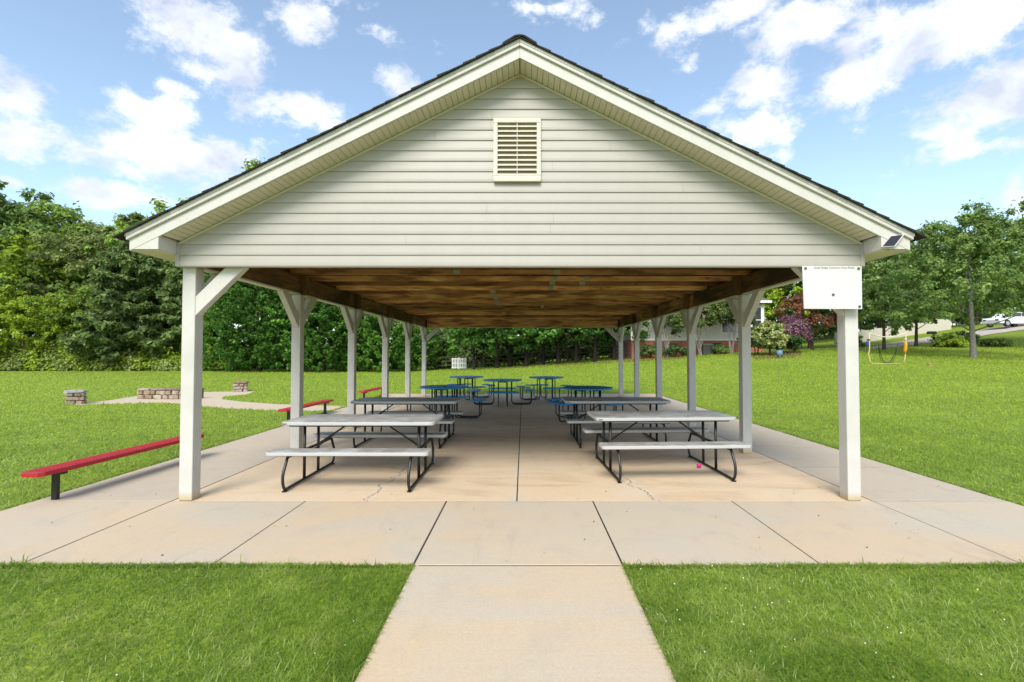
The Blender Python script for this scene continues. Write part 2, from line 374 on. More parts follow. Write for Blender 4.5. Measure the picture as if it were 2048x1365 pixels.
# ---------------------------------------------------------------- setting: ground
def grid_mesh(name, xs, ys, fz, mat):
    v = [(x, y, fz(x, y)) for y in ys for x in xs]; nx = len(xs)
    f = [(j*nx+i, j*nx+i+1, (j+1)*nx+i+1, (j+1)*nx+i) for j in range(len(ys)-1) for i in range(nx-1)]
    me = bpy.data.meshes.new(name); me.from_pydata(v, [], f); me.materials.append(mat)
    for p in me.polygons: p.use_smooth = True
    o = bpy.data.objects.new(name, me); C.objects.link(o); return o
xs = [-500,-300,-200]+[i*2.0 for i in range(-70, 71)]+[200,300,500]
ys = [-60,-30,-12]+[i*1.5 for i in range(-4, 100)]+[170,220,300,420,600]
g = grid_mesh('lawn', xs, ys, lambda x, y: hgt(x, y)-.016 + .008*math.sin(x*1.3+y*.4)*math.cos(y*.9), LAWN); tag(g, kind='structure')

# ---------------------------------------------------------------- setting: patio of separate concrete panels
patio = empty('patio'); tag(patio, kind='structure')
MB().box(-5.12, 5.06, 3.62, 18.68, -.20, -.006).build('patio_bed', SOIL, patio)
MB().box(-.77, .70, -2.4, 3.61, -.20, -.0065).build('walk_bed', SOIL, patio)
def slab(x0, x1, y0, y1, mat, name='concrete_panel', g=.006, dz=0):
    o = MB().box(x0+g, x1-g, y0+g, y1-g, -.11, dz).build(name, mat, patio, .006, 2); return o
jx = [-5.16, -3.71, -2.29, -.81, .73, 2.19, 3.68, 5.10]
for a, b in zip(jx[:-1], jx[1:]): slab(a, b, 3.60, 5.15, CONC, dz=random.uniform(-.002, .002))
slab(-3.71, -.07, 5.15, 17.5, CONCI, g=.005, dz=-.004); slab(-.07, 3.68, 5.15, 17.5, CONCI, g=.005, dz=-.004)
yy = 5.15
while yy < 17.4:
    y2 = min(yy+1.54, 17.5)
    slab(-5.16, -3.71, yy, y2, CONCO, dz=random.uniform(-.004, -.001)); slab(3.68, 5.10, yy, y2, CONCO, dz=random.uniform(-.004, -.001)); yy = y2
jx2 = [-5.16, -3.71, -1.9, -.07, 1.8, 3.68, 5.12]
for a, b in zip(jx2[:-1], jx2[1:]): slab(a, b, 17.5, 18.72, CONC)
for y0, y1 in ((2.07, 3.60), (.54, 2.07), (-.99, .54), (-2.5, -.99)): slab(-.81, .735, y0, y1, CONC, g=.008, dz=-.003)

# garden paths
def sheet(name, pts, mat, z=.0, n=0):
    me = bpy.data.meshes.new(name); bm = bmesh.new()
    vs = [bm.verts.new((x, y, 0)) for x, y in pts]; f = bm.faces.new(vs)
    bmesh.ops.triangulate(bm, faces=[f])
    if n: bmesh.ops.subdivide_edges(bm, edges=bm.edges, cuts=n, use_grid_fill=True)
    for v in bm.verts: v.co.z = hgt(v.co.x, v.co.y)+z
    r = bmesh.ops.extrude_face_region(bm, geom=bm.faces[:]); vv = [e for e in r['geom'] if isinstance(e, bmesh.types.BMVert)]
    for v in vv: v.co.z -= .1
    bmesh.ops.recalc_face_normals(bm, faces=bm.faces)
    bm.to_mesh(me); bm.free(); me.materials.append(mat)
    o = bpy.data.objects.new(name, me); C.objects.link(o); return o
PATHL = [(-5.165,13.2),(-6.6,13.3),(-8.4,13.8),(-9.7,14.5),(-10.6,15.1),(-11.6,15.35),(-12.6,15.1),(-13.6,14.7),(-14.0,15.3),(-13.8,16.2),(-14.2,17.9),(-13.0,19.6),
         (-11.2,20.3),(-10.8,19.3),(-10.5,18.5),(-10.8,17.5),(-10.3,16.6),(-9.2,15.8),(-7.6,15.0),(-6.2,14.6),(-5.165,14.5)]
tag(sheet('garden_path', PATHL, CONC, -.008), kind='structure')

# ---------------------------------------------------------------- pavilion
CX = -.037; HW = 3.613; YF = 5.08; YB = 17.55; ZB = 2.475; SL = .502; PKB = 4.528; EAVE = 3.89; YFF = 4.81; YBB = 17.82
pav = empty('picnic_pavilion', (0, 0, 0))
tag(pav, 'open white timber picnic pavilion with gable roof and pale vinyl siding over a concrete patio', 'pavilion')
PW = .14
py_ = [5.15+PW/2+i*2.438 for i in range(6)]
pm = MB().box(-PW/2, PW/2, -PW/2, PW/2, 0, ZB).mesh('post', POST)
for sx in (-1, 1):
    xo = CX+sx*(HW-PW/2-.015)
    for i, y in enumerate(py_):
        o = inst('post', pm, pav, (xo, y, -.003), (0, 0, math.pi*(i % 2)))
        b = o.modifiers.new('bevel', 'BEVEL'); b.width = .008; b.segments = 2
        if i > 0:
            MB().box(xo-sx*.10-.045, xo-sx*.10+.045, y-.06, y+.06, ZB+.002, ZB+.30).build('post_top', STUB, pav)
# braces (4x6 timbers at 45 degrees)
def brace_mesh(name):
    L_ = .315; d = .148
    return MB().prism([(0, -L_), (0, -L_-d*1.414+.0), (L_+d*1.414, 0), (L_, 0)], 'y', -.045, .045).mesh(name, POST)
bmx = brace_mesh('brace')
def brace(x, y, rz):
    o = inst('brace', bmx, pav, (x, y, ZB-.002), (0, 0, rz)); b = o.modifiers.new('bevel', 'BEVEL'); b.width = .005; b.segments = 1
for sx in (-1, 1):
    xo = CX+sx*(HW-PW/2-.015)
    for i, y in enumerate(py_):
        if i < 5: brace(xo, y+PW/2-.001, R(90))
        if i > 0: brace(xo, y-PW/2+.001, R(-90))
    for y in (py_[0]-.02, py_[-1]): brace(xo-sx*(PW/2-.001), y, 0 if sx < 0 else math.pi)
# beams: two-ply dark boards with a white painted bottom strip, each ply joined end to end
for sx in (-1, 1):
    xo = CX+sx*(HW-PW/2-.015)
    for y0, y1 in ((5.12, 9.8), (9.802, 14.7), (14.702, 17.45)):
        MB().box(xo-.05, xo-.002, y0, y1, ZB+.022, ZB+.29).build('beam_ply', BEAM, pav)
        MB().box(xo+.002, xo+.05, y0+.01, y1, ZB+.022, ZB+.288).build('beam_ply', BEAM, pav)
    MB().box(xo-.058, xo+.058, 5.12, 17.45, ZB, ZB+.020).build('beam_trim', WHITE, pav)
MB().box(CX-HW+.2, CX+HW-.2, 17.33, 17.40, ZB+.022, ZB+.29).build('end_beam', JOIST, pav)
MB().box(CX-HW+.2, CX+HW-.2, 17.32, 17.41, ZB, ZB+.02).build('beam_trim', WHITE, pav)
MB().box(CX-HW+.05, CX+HW-.05, 5.125, 5.19, ZB+.01, ZB+.29).build('end_beam', JOIST, pav)
# ceiling joists (truss bottom chords)
plate = MB().box(-.05, .05, -.003, 0, -.034, .034).mesh('gang_plate', ZINC)
jn = 20
for k in range(jn):
    y = 5.62+k*.61; dz = random.uniform(-.010, .010)
    o = MB().box(CX-HW+.06, CX+HW-.06, y-.019, y+.019, ZB+.292, ZB+.292+.078).build('ceiling_joist', JOIST, pav); o.location.z = dz; o.rotation_euler = (0, 0, 0)
    for xx in ([.52] if k in (2,3,4,5,6) else []) + ([-.63] if k in (7,8,9,10,11) or k in (2,) else []) + ([-1.02] if k in (1,2,3) else []) + ([1.05] if k in (2,4,5) else []) + ([.50] if k == 12 else []) + ([-.6] if k == 15 else []):
        inst('gang_plate', plate, pav, (xx+random.uniform(-.01,.01), y-.0195, ZB+.292+.040+dz), (0,0,0), (1.0,1,.95))
# roof deck, shingles
def roofz(x): return PKB+.112+.065-SL*abs(x-CX)
for sx in (-1, 1):
    x1 = CX+sx*(EAVE+.02)
    MB().prism([(CX, roofz(CX)-.035), (x1, roofz(x1)-.035), (x1, roofz(x1)-.002), (CX, roofz(CX)-.002)], 'y', YFF+.02, YBB-.02).build('roof_deck', BEAM, pav)
    ang = math.atan(SL); nrow = 31; full = (EAVE+.10)/math.cos(ang); ex = full/nrow
    for r in range(nrow):
        a = r*ex; b_ = a+ex+.05
        # rows counted from the ridge down; lower edge sits proud on the next row
        xa, za = a*math.cos(ang), -a*math.sin(ang); xb, zb = b_*math.cos(ang), -b_*math.sin(ang)
        lift = .022 if r % 2 else .017; lift += random.uniform(-.002, .004)
        nx, nz = math.sin(ang), math.cos(ang)
        top = roofz(CX)
        P = [(CX+sx*xa, top+za+.001), (CX+sx*(xb), top+zb+.001), (CX+sx*(xb+nx*lift), top+zb+nz*lift), (CX+sx*(xa+nx*.008), top+za+nz*.008)]
        if r == nrow-1: P = [(CX+sx*xa, top+za+.001), (CX+sx*(xb-.02), top+zb+.012), (CX+sx*(xb-.02+nx*.014), top+zb+.012+nz*.014), (CX+sx*(xa+nx*.008), top+za+nz*.008)]
        MB().prism(P, 'y', YFF-.05-random.uniform(0,.012), YBB+.05).build('shingle_row', SHINGLE, pav)
MB().prism([(CX-.17, roofz(CX+.17)+.008), (CX-.03, roofz(CX)+.010), (CX+.03, roofz(CX)+.010), (CX+.17, roofz(CX+.17)+.008), (CX+.17, roofz(CX+.17)+.030), (CX+.05, roofz(CX)+.018), (CX, roofz(CX)+.026), (CX-.05, roofz(CX)+.018), (CX-.17, roofz(CX+.17)+.030)], 'y', YFF-.06, YBB+.06).build('ridge_cap', SHINGLE, pav)
# rake fascia, front and back
for yf, dirn in ((YFF, 1), (YBB, -1)):
    for sx in (-1, 1):
        xe = CX+sx*EAVE
        zb = lambda x: PKB-SL*abs(x-CX)
        xc = CX+sx*((PKB-2.585)/SL)
        MB().prism([(CX+sx*.0008, zb(CX)), (xc, 2.585), (xe+sx*.004, 2.585), (xe+sx*.004, zb(xe)+.112), (CX+sx*.0008, zb(CX)+.112)], 'y', yf, yf+dirn*.022).build('fascia_board', WHITE, pav, .002, 1)
        xe2 = xe+sx*.022
        MB().prism([(CX+sx*.0008, zb(CX)+.114), (xe2, zb(xe2)+.114), (xe2, zb(xe2)+.177), (CX+sx*.0008, zb(CX)+.177)], 'y', yf-dirn*.024, yf+dirn*.022).build('rake_trim', WHITE, pav, .003, 1)
        MB().prism([(CX+sx*.0008, zb(CX)+.150), (xe2+sx*.006, zb(xe2)+.147), (xe2+sx*.006, zb(xe2)+.1765), (CX+sx*.0008, zb(CX)+.1765)], 'y', yf-dirn*.030, yf-dirn*.0245).build('drip_edge', WHITE, pav)
        # boxed return at the eave
        xi = CX+sx*(HW-.006)
        zi = zb(xi)
        yr = YF if dirn > 0 else YB
        MB().prism([(xi, 2.5915), (xc-sx*.01, 2.5915), (xi, zi-.003)], 'y', yf+dirn*.003, yf+dirn*.016).build('eave_return', WHITE, pav)
        MB().box(min(xi, xi+sx*.012), max(xi, xi+sx*.012), min(yf+dirn*.0165, yr), max(yf+dirn*.0165, yr), 2.5915, zi+.02).build('eave_return', WHITE, pav)
for sx in (-1, 1):
    xe = CX+sx*EAVE; xi = CX+sx*HW
    MB().box(min(xe, xi), max(xe, xi), YFF+.023, YBB-.023, 2.583, 2.591).build('eave_soffit', SOFFIT, pav)
    MB().box(min(xe-sx*.002, xe+sx*.02), max(xe-sx*.002, xe+sx*.02), YFF+.0225, YBB-.0225, 2.580, 2.585+.23).build('eave_fascia', WHITE, pav, .003, 1)
# rake soffit boards
ang = math.atan(SL); pitch = .0585
sm = MB().prism([(0.0035, .004), (pitch/math.cos(ang)-.0035, .004), (pitch/math.cos(ang)-.0035, .0), (pitch/math.cos(ang), .003), (pitch/math.cos(ang), .012), (0, .012), (0, .003), (.0035, 0)][1:] , 'y', 0, YF-YFF-.024).mesh('soffit_board', SOFFIT)
sm = MB()
wl = pitch/math.cos(ang)
sm.box(0.002, wl-.005, 0, YF-YFF-.026, 0, .010); sm.box(-.003, .002, 0, YF-YFF-.026, .006, .010)
sm = sm.mesh('soffit_board', SOFFIT)
nb = int((HW-.02)/pitch)
for yf in (YFF+.0235, YB+.002):
    for sx in (-1, 1):
        for k in range(nb+1):
            if k*pitch > HW-.05: continue
            d = k*pitch+.004
            o = inst('soffit_board', sm, pav, (CX+sx*d, yf if sx > 0 else yf+(YF-YFF-.026), PKB-.006-SL*d), (0, 0, 0))
            o.rotation_euler = Matrix.Rotation(0 if sx > 0 else math.pi, 3, 'Z').to_euler()
            o.rotation_euler = ((Matrix.Rotation(0 if sx > 0 else math.pi, 3, 'Z')) @ Matrix.Rotation(ang, 3, 'Y')).to_euler()
# J channel along the soffit at the wall
for yw, dr in ((YF, -1), (YB, 1)):
    for sx in (-1, 1):
        z0 = PKB-.012
        MB().prism([(CX, z0), (CX+sx*HW, z0-SL*HW), (CX+sx*HW, z0-SL*HW-.024), (CX, z0-.024)], 'y', yw-dr*.005, yw+dr*.016).build('rake_channel', SOFFIT, pav)
        MB().box(min(CX+sx*(HW+.006), CX+sx*(HW-.036)), max(CX+sx*(HW+.006), CX+sx*(HW-.036)), min(yw-dr*.03, yw+dr*.018), max(yw-dr*.03, yw+dr*.018), ZB-.012, 2.725 if dr < 0 else 2.725).build('corner_trim', SIDING, pav, .003, 1)
# lap siding: every course its own board(s)
CO = .1108
seams = {1:[1.9], 3:[.32], 5:[-.35], 4:[.35], 8:[-1.98], 9:[-1.98,.34], 7:[1.72], 11:[.95], 12:[-.9,2.2], 14:[-.3], 13:[-.31], 16:[-.30], 6:[2.6], 2:[-1.2], 10:[-2.2]}
def siding(yw, dr):
    for k in range(19):
        z0 = ZB+k*CO; z1 = z0+CO+.012
        lim = lambda z: min(HW-.034, (PKB-.014-z)/SL)
        h0 = lim(z0)
        if h0 <= .02: break
        h1 = max(lim(min(z1, PKB-.016)), .002); z1 = min(z1, PKB-.016)
        cuts = [-h0]+[s for s in sorted(seams.get(k, [])) if abs(s) < h1-.1]+[h0]
        for a, b in zip(cuts[:-1], cuts[1:]):
            a1 = -h1 if a == -h0 else a; b1 = h1 if b == h0 else b
            g = .0008
            y_ = lambda p: yw+dr*p
            zk = min(z0+CO*.25, z1-.001)
            tt = (zk-z0)/(z1-z0); ak = a+(a1-a)*tt; bk = b+(b1-b)*tt
            g0 = 0 if a == -h0 else g; g1 = 0 if b == h0 else g
            v = [(CX+a+g0, y_(.014), z0), (CX+b-g1, y_(.014), z0), (CX+bk-g1, y_(.0135), zk), (CX+ak+g0, y_(.0135), zk), (CX+b1-g1, y_(.0015), z1), (CX+a1+g0, y_(.0015), z1),
                 (CX+a+g0, y_(.0), z0+.001), (CX+b-g1, y_(.0), z0+.001), (CX+b1-g1, y_(.0), z1), (CX+a1+g0, y_(.0), z1)]
            mb = MB(); mb.add(v, [(0,1,2,3), (3,2,4,5), (0,6,7,1), (6,9,8,7), (5,4,8,9), (0,3,5,9,6), (1,7,8,4,2)])
            mb.build('siding_board', SIDING, pav)
siding(YF, -1); siding(YB, 1)
MB().box(CX-HW+.04, CX+HW-.04, YF-.012, YF+.07, ZB-.010, ZB-.001).build('starter_strip', SIDING, pav)
for yw in (YF+.004, YB-.03):
    MB().prism([(CX-HW+.02, ZB+.0), (CX+HW-.02, ZB+.0), (CX+HW-.02, PKB-SL*(HW-.02)-.03), (CX, PKB-.03), (CX-HW+.02, PKB-SL*(HW-.02)-.03)], 'y', yw, yw+.02).build('gable_sheathing', BEAM, pav)
# louvred vent
vx0, vx1, vz0, vz1 = -.317, .184, 3.360, 4.026
vf = MB(); fw = .045; yv = YF-.042; ye = YF-.0145
vf.box(vx0, vx1, yv, ye, vz1-fw, vz1); vf.box(vx0, vx1, yv, ye, vz0+.012, vz0+.012+fw); vf.box(vx0, vx0+fw, yv+.0005, ye, vz0+.013+fw, vz1-fw-.001); vf.box(vx1-fw, vx1, yv+.0005, ye, vz0+.013+fw, vz1-fw-.001)
vf.box(vx0+.004, vx1-.004, yv-.012, ye, vz0-.008, vz0+.0115)
vent = vf.build('gable_vent', VENT, pav, .004, 2)
MB().box(vx0+fw-.004, vx1-fw+.004, YF-.0145, YF-.0142, vz0+fw, vz1-fw).build('vent_backing', VENTB, vent)
ns = 11; zi0 = vz0+.012+fw; zi1 = vz1-fw; st = (zi1-zi0)/ns
slm = MB().prism([(-.012, -.010), (.006, .006), (.006, .013), (-.012, -.003), (-.014,-.004), (-.014, -.013)], 'x', vx0+fw-.001, vx1-fw+.001).mesh('vent_slat', VENT)
for k in range(ns): inst('vent_slat', slm, vent, (0, YF-.024, zi0+st*(k+.30)))
MB().box((vx0+vx1)/2-.004, (vx0+vx1)/2+.004, YF-.034, YF-.0155, zi0, zi1).build('vent_mullion', VENT, vent)

# ---------------------------------------------------------------- rules sign and solar panel
sg = empty('rules_sign', (2.928, 5.05, 2.012)); tag(sg, 'white rules board bolted to the front right pavilion post', 'sign')
y0 = .018
MB().prism([(0, .004), (.608, 0), (.611, .452), (-.012, .455)], 'y', 0, .012).build('panel', SIGNW, sg, .003, 1)
bm_ = MB(); bm_.tube([(0, -.006, 0), (0, .001, 0)], .0145, 14); bmm = bm_.mesh('bolt', BOLT)
for x, z in ((.02, .428), (.575, .425), (.305, .152), (.578, .028)): inst('bolt', bmm, sg, (x, 0, z))
def text(s, x, z, size, mat, parent, al='CENTER', y=-.0012):
    cu = bpy.data.curves.new('lettering', 'FONT'); cu.body = s; cu.size = size; cu.align_x = al; cu.extrude = .0004; cu.materials.append(mat)
    o = bpy.data.objects.new('lettering', cu)
    S.collection.objects.link(o); bpy.context.view_layer.update()
    me = bpy.data.meshes.new_from_object(o.evaluated_get(bpy.context.evaluated_depsgraph_get())); S.collection.objects.unlink(o); bpy.data.objects.remove(o)
    o = bpy.data.objects.new('lettering', me); C.objects.link(o); o.parent = parent; o.location = (x, y, z); o.rotation_euler = (math.pi/2, 0, 0)
    return o
text('Quail Ridge Common Area Rules', .32, .425, .0315, INK, sg)
fl = MB()
for (xa, xb, z) in ((.18,.33,.372),(.24,.36,.345),(.46,.54,.318),(.42,.455,.318),(.33,.40,.318),(.36,.43,.277),(.22,.30,.262),(.42,.52,.24)): fl.box(xa, xb, -.0008, 0.0, z, z+.004)
fl.build('faded_line', INKF, sg)
sp = empty('solar_panel', (3.665, 4.785, 2.668)); tag(sp, 'small tilted dark solar panel fixed under the right roof corner', 'solar panel')
sp.rotation_euler = (R(-12), R(8), R(-14))
def quad_prism(pts, y0, y1, name, mat, par, bev=0): return MB().prism(pts, 'y', y0, y1).build(name, mat, par, bev, 1)
quad_prism([(-.098,-.078), (.020,-.060), (.100,.080), (-.018,.052)], -.006, .012, 'panel_frame', SIGNW, sp, .003)
quad_prism([(-.090,-.070), (.012,-.055), (.082,.070), (-.020,.044)], -.009, -.0065, 'solar_cell', SOLAR, sp)
MB().tube([(0, .012, 0), (0, .04, 0), (-.02, .045, -.085)], .006, 6).build('mount_arm', BOLT, sp)

# ---------------------------------------------------------------- folding picnic tables
def arc_path(pts, r=.05, n=5):
    out_ = [Vector(pts[0])]
    for i in range(1, len(pts)-1):
        p = Vector(pts[i]); a = Vector(pts[i-1])-p; b = Vector(pts[i+1])-p
        rr = min(r, a.length*.45, b.length*.45); A = p+a.normalized()*rr; B = p+b.normalized()*rr
        for k in range(n+1):
            t = k/n; out_.append(A*(1-t)**2+p*2*t*(1-t)+B*t*t)
    out_.append(Vector(pts[-1])); return out_
def make_picnic():
    t = empty('folding_picnic_table')
    top = MB().prism(rrect(1.83, .76, .07), 'z', .690, .735).build('tabletop', PLAST, t, .012, 3)
    MB().prism(rrect(1.70, .66, .05), 'z', .672, .689).build('under_frame', BLACK, t)
    MB().box(-.885, -.835, -.3825, -.3801, .708, .717).build('badge', BLACK, top)
    for s in (-1, 1):
        se = MB().prism(rrect(1.83, .255, .045), 'z', .402, .445).build('seat', PLAST, t, .010, 3); se.location = (0, s*.60, 0)
        MB().box(-.80, .80, s*.60-.05, s*.60+.05, .385, .4015).build('seat_rail', BLACK, t)
    for x in (-.70, .70):
        leg = MB()
        for sy in (-1, 1):
            leg.tube(arc_path([(x, sy*.20, .03), (x, sy*.20, .675)]), .019, 8)
        leg.tube(arc_path([(x, -.60, .40), (x, -.635, .36), (x, -.735, .20), (x, -.735, .10), (x, -.69, .020), (x, .69, .020), (x, .735, .10), (x, .735, .20), (x, .635, .36), (x, .60, .40)], .09, 5), .017, 8)
        leg.box(x-.016, x+.016, -.60, .60, .36, .384)
        leg.build('leg_frame', BLACK, t)
        for sy in (-1, 1):
            MB().box(x-.022, x+.022, sy*.685-.025, sy*.685+.025, 0, .012).build('foot_pad', BLACK, t)
        s = 1 if x < 0 else -1
        br = MB(); br.tube([(x, 0, .36), (x+s*.27, 0, .53), (x+s*.48, 0, .672)], .011, 6); br.tube([(x+s*.02, .05, .34), (x+s*.28, .03, .53)], .010, 6)
        br.tube([(x, -.20, .365), (x, .20, .365)], .010, 6)
        br.build('folding_brace', BLACK, t)
    return t
PT = [(-1.98, 6.17, 0, 'front left folding picnic table with a dark smudge on its pale grey top'),
      (1.82, 6.58, 2.6, 'front right folding picnic table with a pink ball by its foot bar'),
      (-2.06, 8.68, -.8, 'folding picnic table in the second row behind the front left one'),
      (1.63, 8.72, 0.6, 'folding picnic table in the second row behind the front right one')]
proto = make_picnic()
for i, (x, y, a, lb) in enumerate(PT):
    o = proto if i == 0 else copy_tree(proto); o.location = (x, y, 0); o.rotation_euler = (0, 0, R(a))
    tag(o, lb, 'picnic table', 'grey folding picnic tables under the pavilion')

# ---------------------------------------------------------------- round blue tables
def make_round():
    t = empty('round_picnic_table')
    n = 40; pts = [(.585*math.cos(2*math.pi*k/n), .585*math.sin(2*math.pi*k/n)) for k in range(n)]
    MB().prism(pts, 'z', .728, .762).build('tabletop', BLUE, t, .008, 2)
    MB().tube([(0,0,.755),(0,0,.775)], .03, 12).build('umbrella_socket', BLACK, t)
    for q in range(4):
        a0 = q*math.pi/2
        ri, ro, da = .74, 1.0, R(27); m = 10
        p = [((ro)*math.cos(a0+da*(2*k/m-1)), ro*math.sin(a0+da*(2*k/m-1))) for k in range(m+1)]+[(ri*math.cos(a0+da*(1-2*k/m)), ri*math.sin(a0+da*(1-2*k/m))) for k in range(m+1)]
        MB().prism(p, 'z', .425, .458).build('seat', BLUE, t, .010, 2)
        fr_ = MB()
        ca, sa = math.cos(a0), math.sin(a0)
        for s in (-1, 1):
            def P(r, z, o=.13*s): return (r*ca-o*sa, r*sa+o*ca, z)
            fr_.tube(arc_path([P(.27,.728), P(.27,.03), P(.87,.03), P(.87,.425)], .12, 6), .0165, 8)
        fr_.tube([(.27*ca-.13*-sa*-1, .27*sa+.13*ca, .70), (.27*ca+.13*sa, .27*sa-.13*ca, .70)], .014, 6)
        fr_.build('leg_frame', BLACK, t)
    return t
RT = [(-1.90, 11.70, -4, 'left round blue table directly behind the second left picnic table'),
      (1.50, 11.35, 45, 'right round blue table directly behind the second right picnic table'),
      (-.63, 14.70, 3, 'middle round blue table standing alone near the centre joint'),
      (-1.97, 16.75, 22, 'far left round blue table near the end post'),
      (.76, 16.35, 18, 'far right round blue table behind the middle one')]
pr = make_round()
for i, (x, y, a, lb) in enumerate(RT):
    o = pr if i == 0 else copy_tree(pr); o.location = (x, y, 0); o.rotation_euler = (0, 0, R(a))
    tag(o, lb, 'round table', 'round blue picnic tables under the pavilion')

# ---------------------------------------------------------------- red benches
def make_bench():
    t = empty('red_bench'); L_ = 2.40
    r = .05; w2, l2 = .125, L_/2
    p = [(-w2+r, -l2), (w2-r*.6, -l2), (w2, -l2+r), (w2, l2-r), (w2-r*.6, l2), (-w2+r, l2), (-w2, l2-r), (-w2, -l2+r)]
    se = MB().prism(p, 'z', .300, .345).build('seat', RED, t, .006, 2)
    sl_ = MB()
    for k in range(56): sl_.box(-w2+.025, w2-.025, -l2+.07+k*.041, -l2+.07+k*.041+.017, .3455, .3495)
    o = sl_.build('seat_ribs', RED, se)
    for y in (-.92, .92):
        MB().box(-.03, .03, y-.022, y+.022, 0, .27).build('leg', BLACK, t, .004, 1)
        MB().box(-.10, .10, y-.03, y+.03, .270, .2995).build('leg_bracket', BLACK, t)
    return t
rb = make_bench()
for i, (x, y, rz, lb) in enumerate([(-4.94, 6.12, -2.5, 'long red bench nearest the camera beside the front left post'),
        (-5.13, 11.6, -1.5, 'red bench seen past the second left post beside the garden path'),
        (-5.15, 16.7, -1.5, 'farthest red bench at the back left of the patio')]):
    o = rb if i == 0 else copy_tree(rb); o.location = (x, y, 0); o.rotation_euler = (0, 0, R(rz)); tag(o, lb, 'bench', 'red benches along the left patio edge')

# small ball
bmb = bmesh.new(); bmesh.ops.create_icosphere(bmb, subdivisions=3, radius=.031); me = bpy.data.meshes.new('ball'); bmb.to_mesh(me); bmb.free()
PINK = simple('pink_rubber', (.75,.02,.25), .35); me.materials.append(PINK)
for p in me.polygons: p.use_smooth = True
ball = bpy.data.objects.new('ball', me); C.objects.link(ball); ball.location = (2.38, 6.62, .031); tag(ball, 'small pink ball on the floor by the front right table', 'ball')

# ---------------------------------------------------------------- field stone pieces
def stone_mat(name, cols):
    m = M_(name); r = m.objrand(); p = m.world(); a = m.noise(p, 9, 5, .65); b = m.noise(p, 60, 3, .6)
    c = m.ramp(r, [(i/len(cols), k) for i, k in enumerate(cols)])
    m.n[-1] if False else None
    c = m.mix(m.ramp(a, [(.35, .7), (.65, 0.)]), c, (.12,.09,.06)); m.col(c).rough(.85).bump(b, .5, .01); return m.m
STONE = stone_mat('field_stone', [(.38,.25,.15), (.45,.36,.26), (.32,.16,.07), (.40,.36,.31), (.50,.42,.32), (.27,.20,.15)])
CAPG = simple('grey_cap_stone', (.32,.32,.31), .8, 0, .35, 8, .5); MORTAR = simple('mortar', (.16,.13,.10), .95, 0, .4)
CAPB = simple('brown_cap_stone', (.28,.19,.13), .85, 0, .45, 8, .5)
rs = random.Random(3)
def stone(parent, x, y, z, sx, sy, sz, name='stone', mat=None):
    pts = []; bm = bmesh.new(); bmesh.ops.create_cube(bm, size=1); bmesh.ops.bevel(bm, geom=bm.edges[:], offset=.16, segments=1, affect='EDGES')
    for v in bm.verts:
        v.co = Vector((v.co.x*sx*rs.uniform(.74,1.08), v.co.y*sy*rs.uniform(.8,1.1), v.co.z*sz*rs.uniform(.78,1.08)))
    me = bpy.data.meshes.new(name); bm.to_mesh(me); bm.free(); me.materials.append(mat or STONE)
    o = bpy.data.objects.new(name, me); C.objects.link(o); o.parent = parent; o.location = (x, y, z); o.rotation_euler = (0, 0, rs.uniform(-.09,.09)); o.rotation_euler.y = rs.uniform(-.08,.08) if name == 'stone' else 0; return o
def pillar(x, y, w_, h, lb, capm, rz=0):
    t = empty('stone_seat', (x, y, -.03), rz); tag(t, lb, 'stone pillar', 'low stone pillars around the garden path')
    MB().box(-w_/2+.04, w_/2-.04, -w_/2+.04, w_/2-.04, 0, h-.07).build('mortar_core', MORTAR, t)
    for side in range(4):
        z = 0
        for rowh in ((h-.09)*.36, (h-.09)*.34, (h-.09)*.30):
            u = -w_/2; 
            while u < w_/2-.05:
                ww = min(rs.uniform(.17,.42), w_/2-u)
                cx, cy = u+ww/2, -w_/2+.05
                a = side*math.pi/2; X = cx*math.cos(a)-cy*math.sin(a); Y = cx*math.sin(a)+cy*math.cos(a)
                sx_, sy_ = (ww*.96, .13) if side % 2 == 0 else (.13, ww*.96)
                stone(t, X, Y, z+rowh/2, sx_, sy_, rowh*.95); u += ww
            z += rowh
    stone(t, 0, 0, h-.045, w_+.10, w_+.08, .09, 'cap_stone', capm)
    return t
pillar(-13.85, 15.05, .44, .46, 'low stone pillar with a grey slab top at the left end of the path', CAPG, .62)
pillar(-11.65, 20.0, .50, .44, 'low stone pillar with a brown cap at the back of the path loop', CAPB, .5)
wl_ = empty('stone_seat_wall', (-12.05, 16.75, -.02), R(-4)); tag(wl_, 'low field stone seat wall behind the front left post', 'stone wall')
MB().box(-1.15, .5, -.12, .14, 0, .30).build('mortar_core', MORTAR, wl_)
for row, (z, h) in enumerate(((.0, .16), (.155, .15))):
    for yv in (-.12, .14):
        u = -1.18
        while u < .5:
            ww = rs.uniform(.15, .42); stone(wl_, u+ww/2, yv, z+h/2, ww*.95, .12, h*.97); u += ww
    for xv in (-1.15, .52):
        for v in (-.05, .07): stone(wl_, xv, v, z+h/2, .12, .24, h*.95)
u = -1.22
while u < .5:
    ww = rs.uniform(.35, .6); stone(wl_, u+ww/2, 0, .335, ww*.98, .38, .075, 'cap_stone', CAPB if rs.random() < .6 else STONE); u += ww
ub = empty('utility_box', (-11.22, 16.9, -.03)); tag(ub, 'grey metal utility post box just right of the front left post', 'utility box')
GREYM = simple('grey_metal', (.16,.16,.15), .5, .3)
MB().box(-.07, .07, -.06, .06, 0, .36).build('box_body', GREYM, ub, .008, 1); MB().box(-.08, .08, -.07, .07, .361, .375).build('box_lid', GREYM, ub)

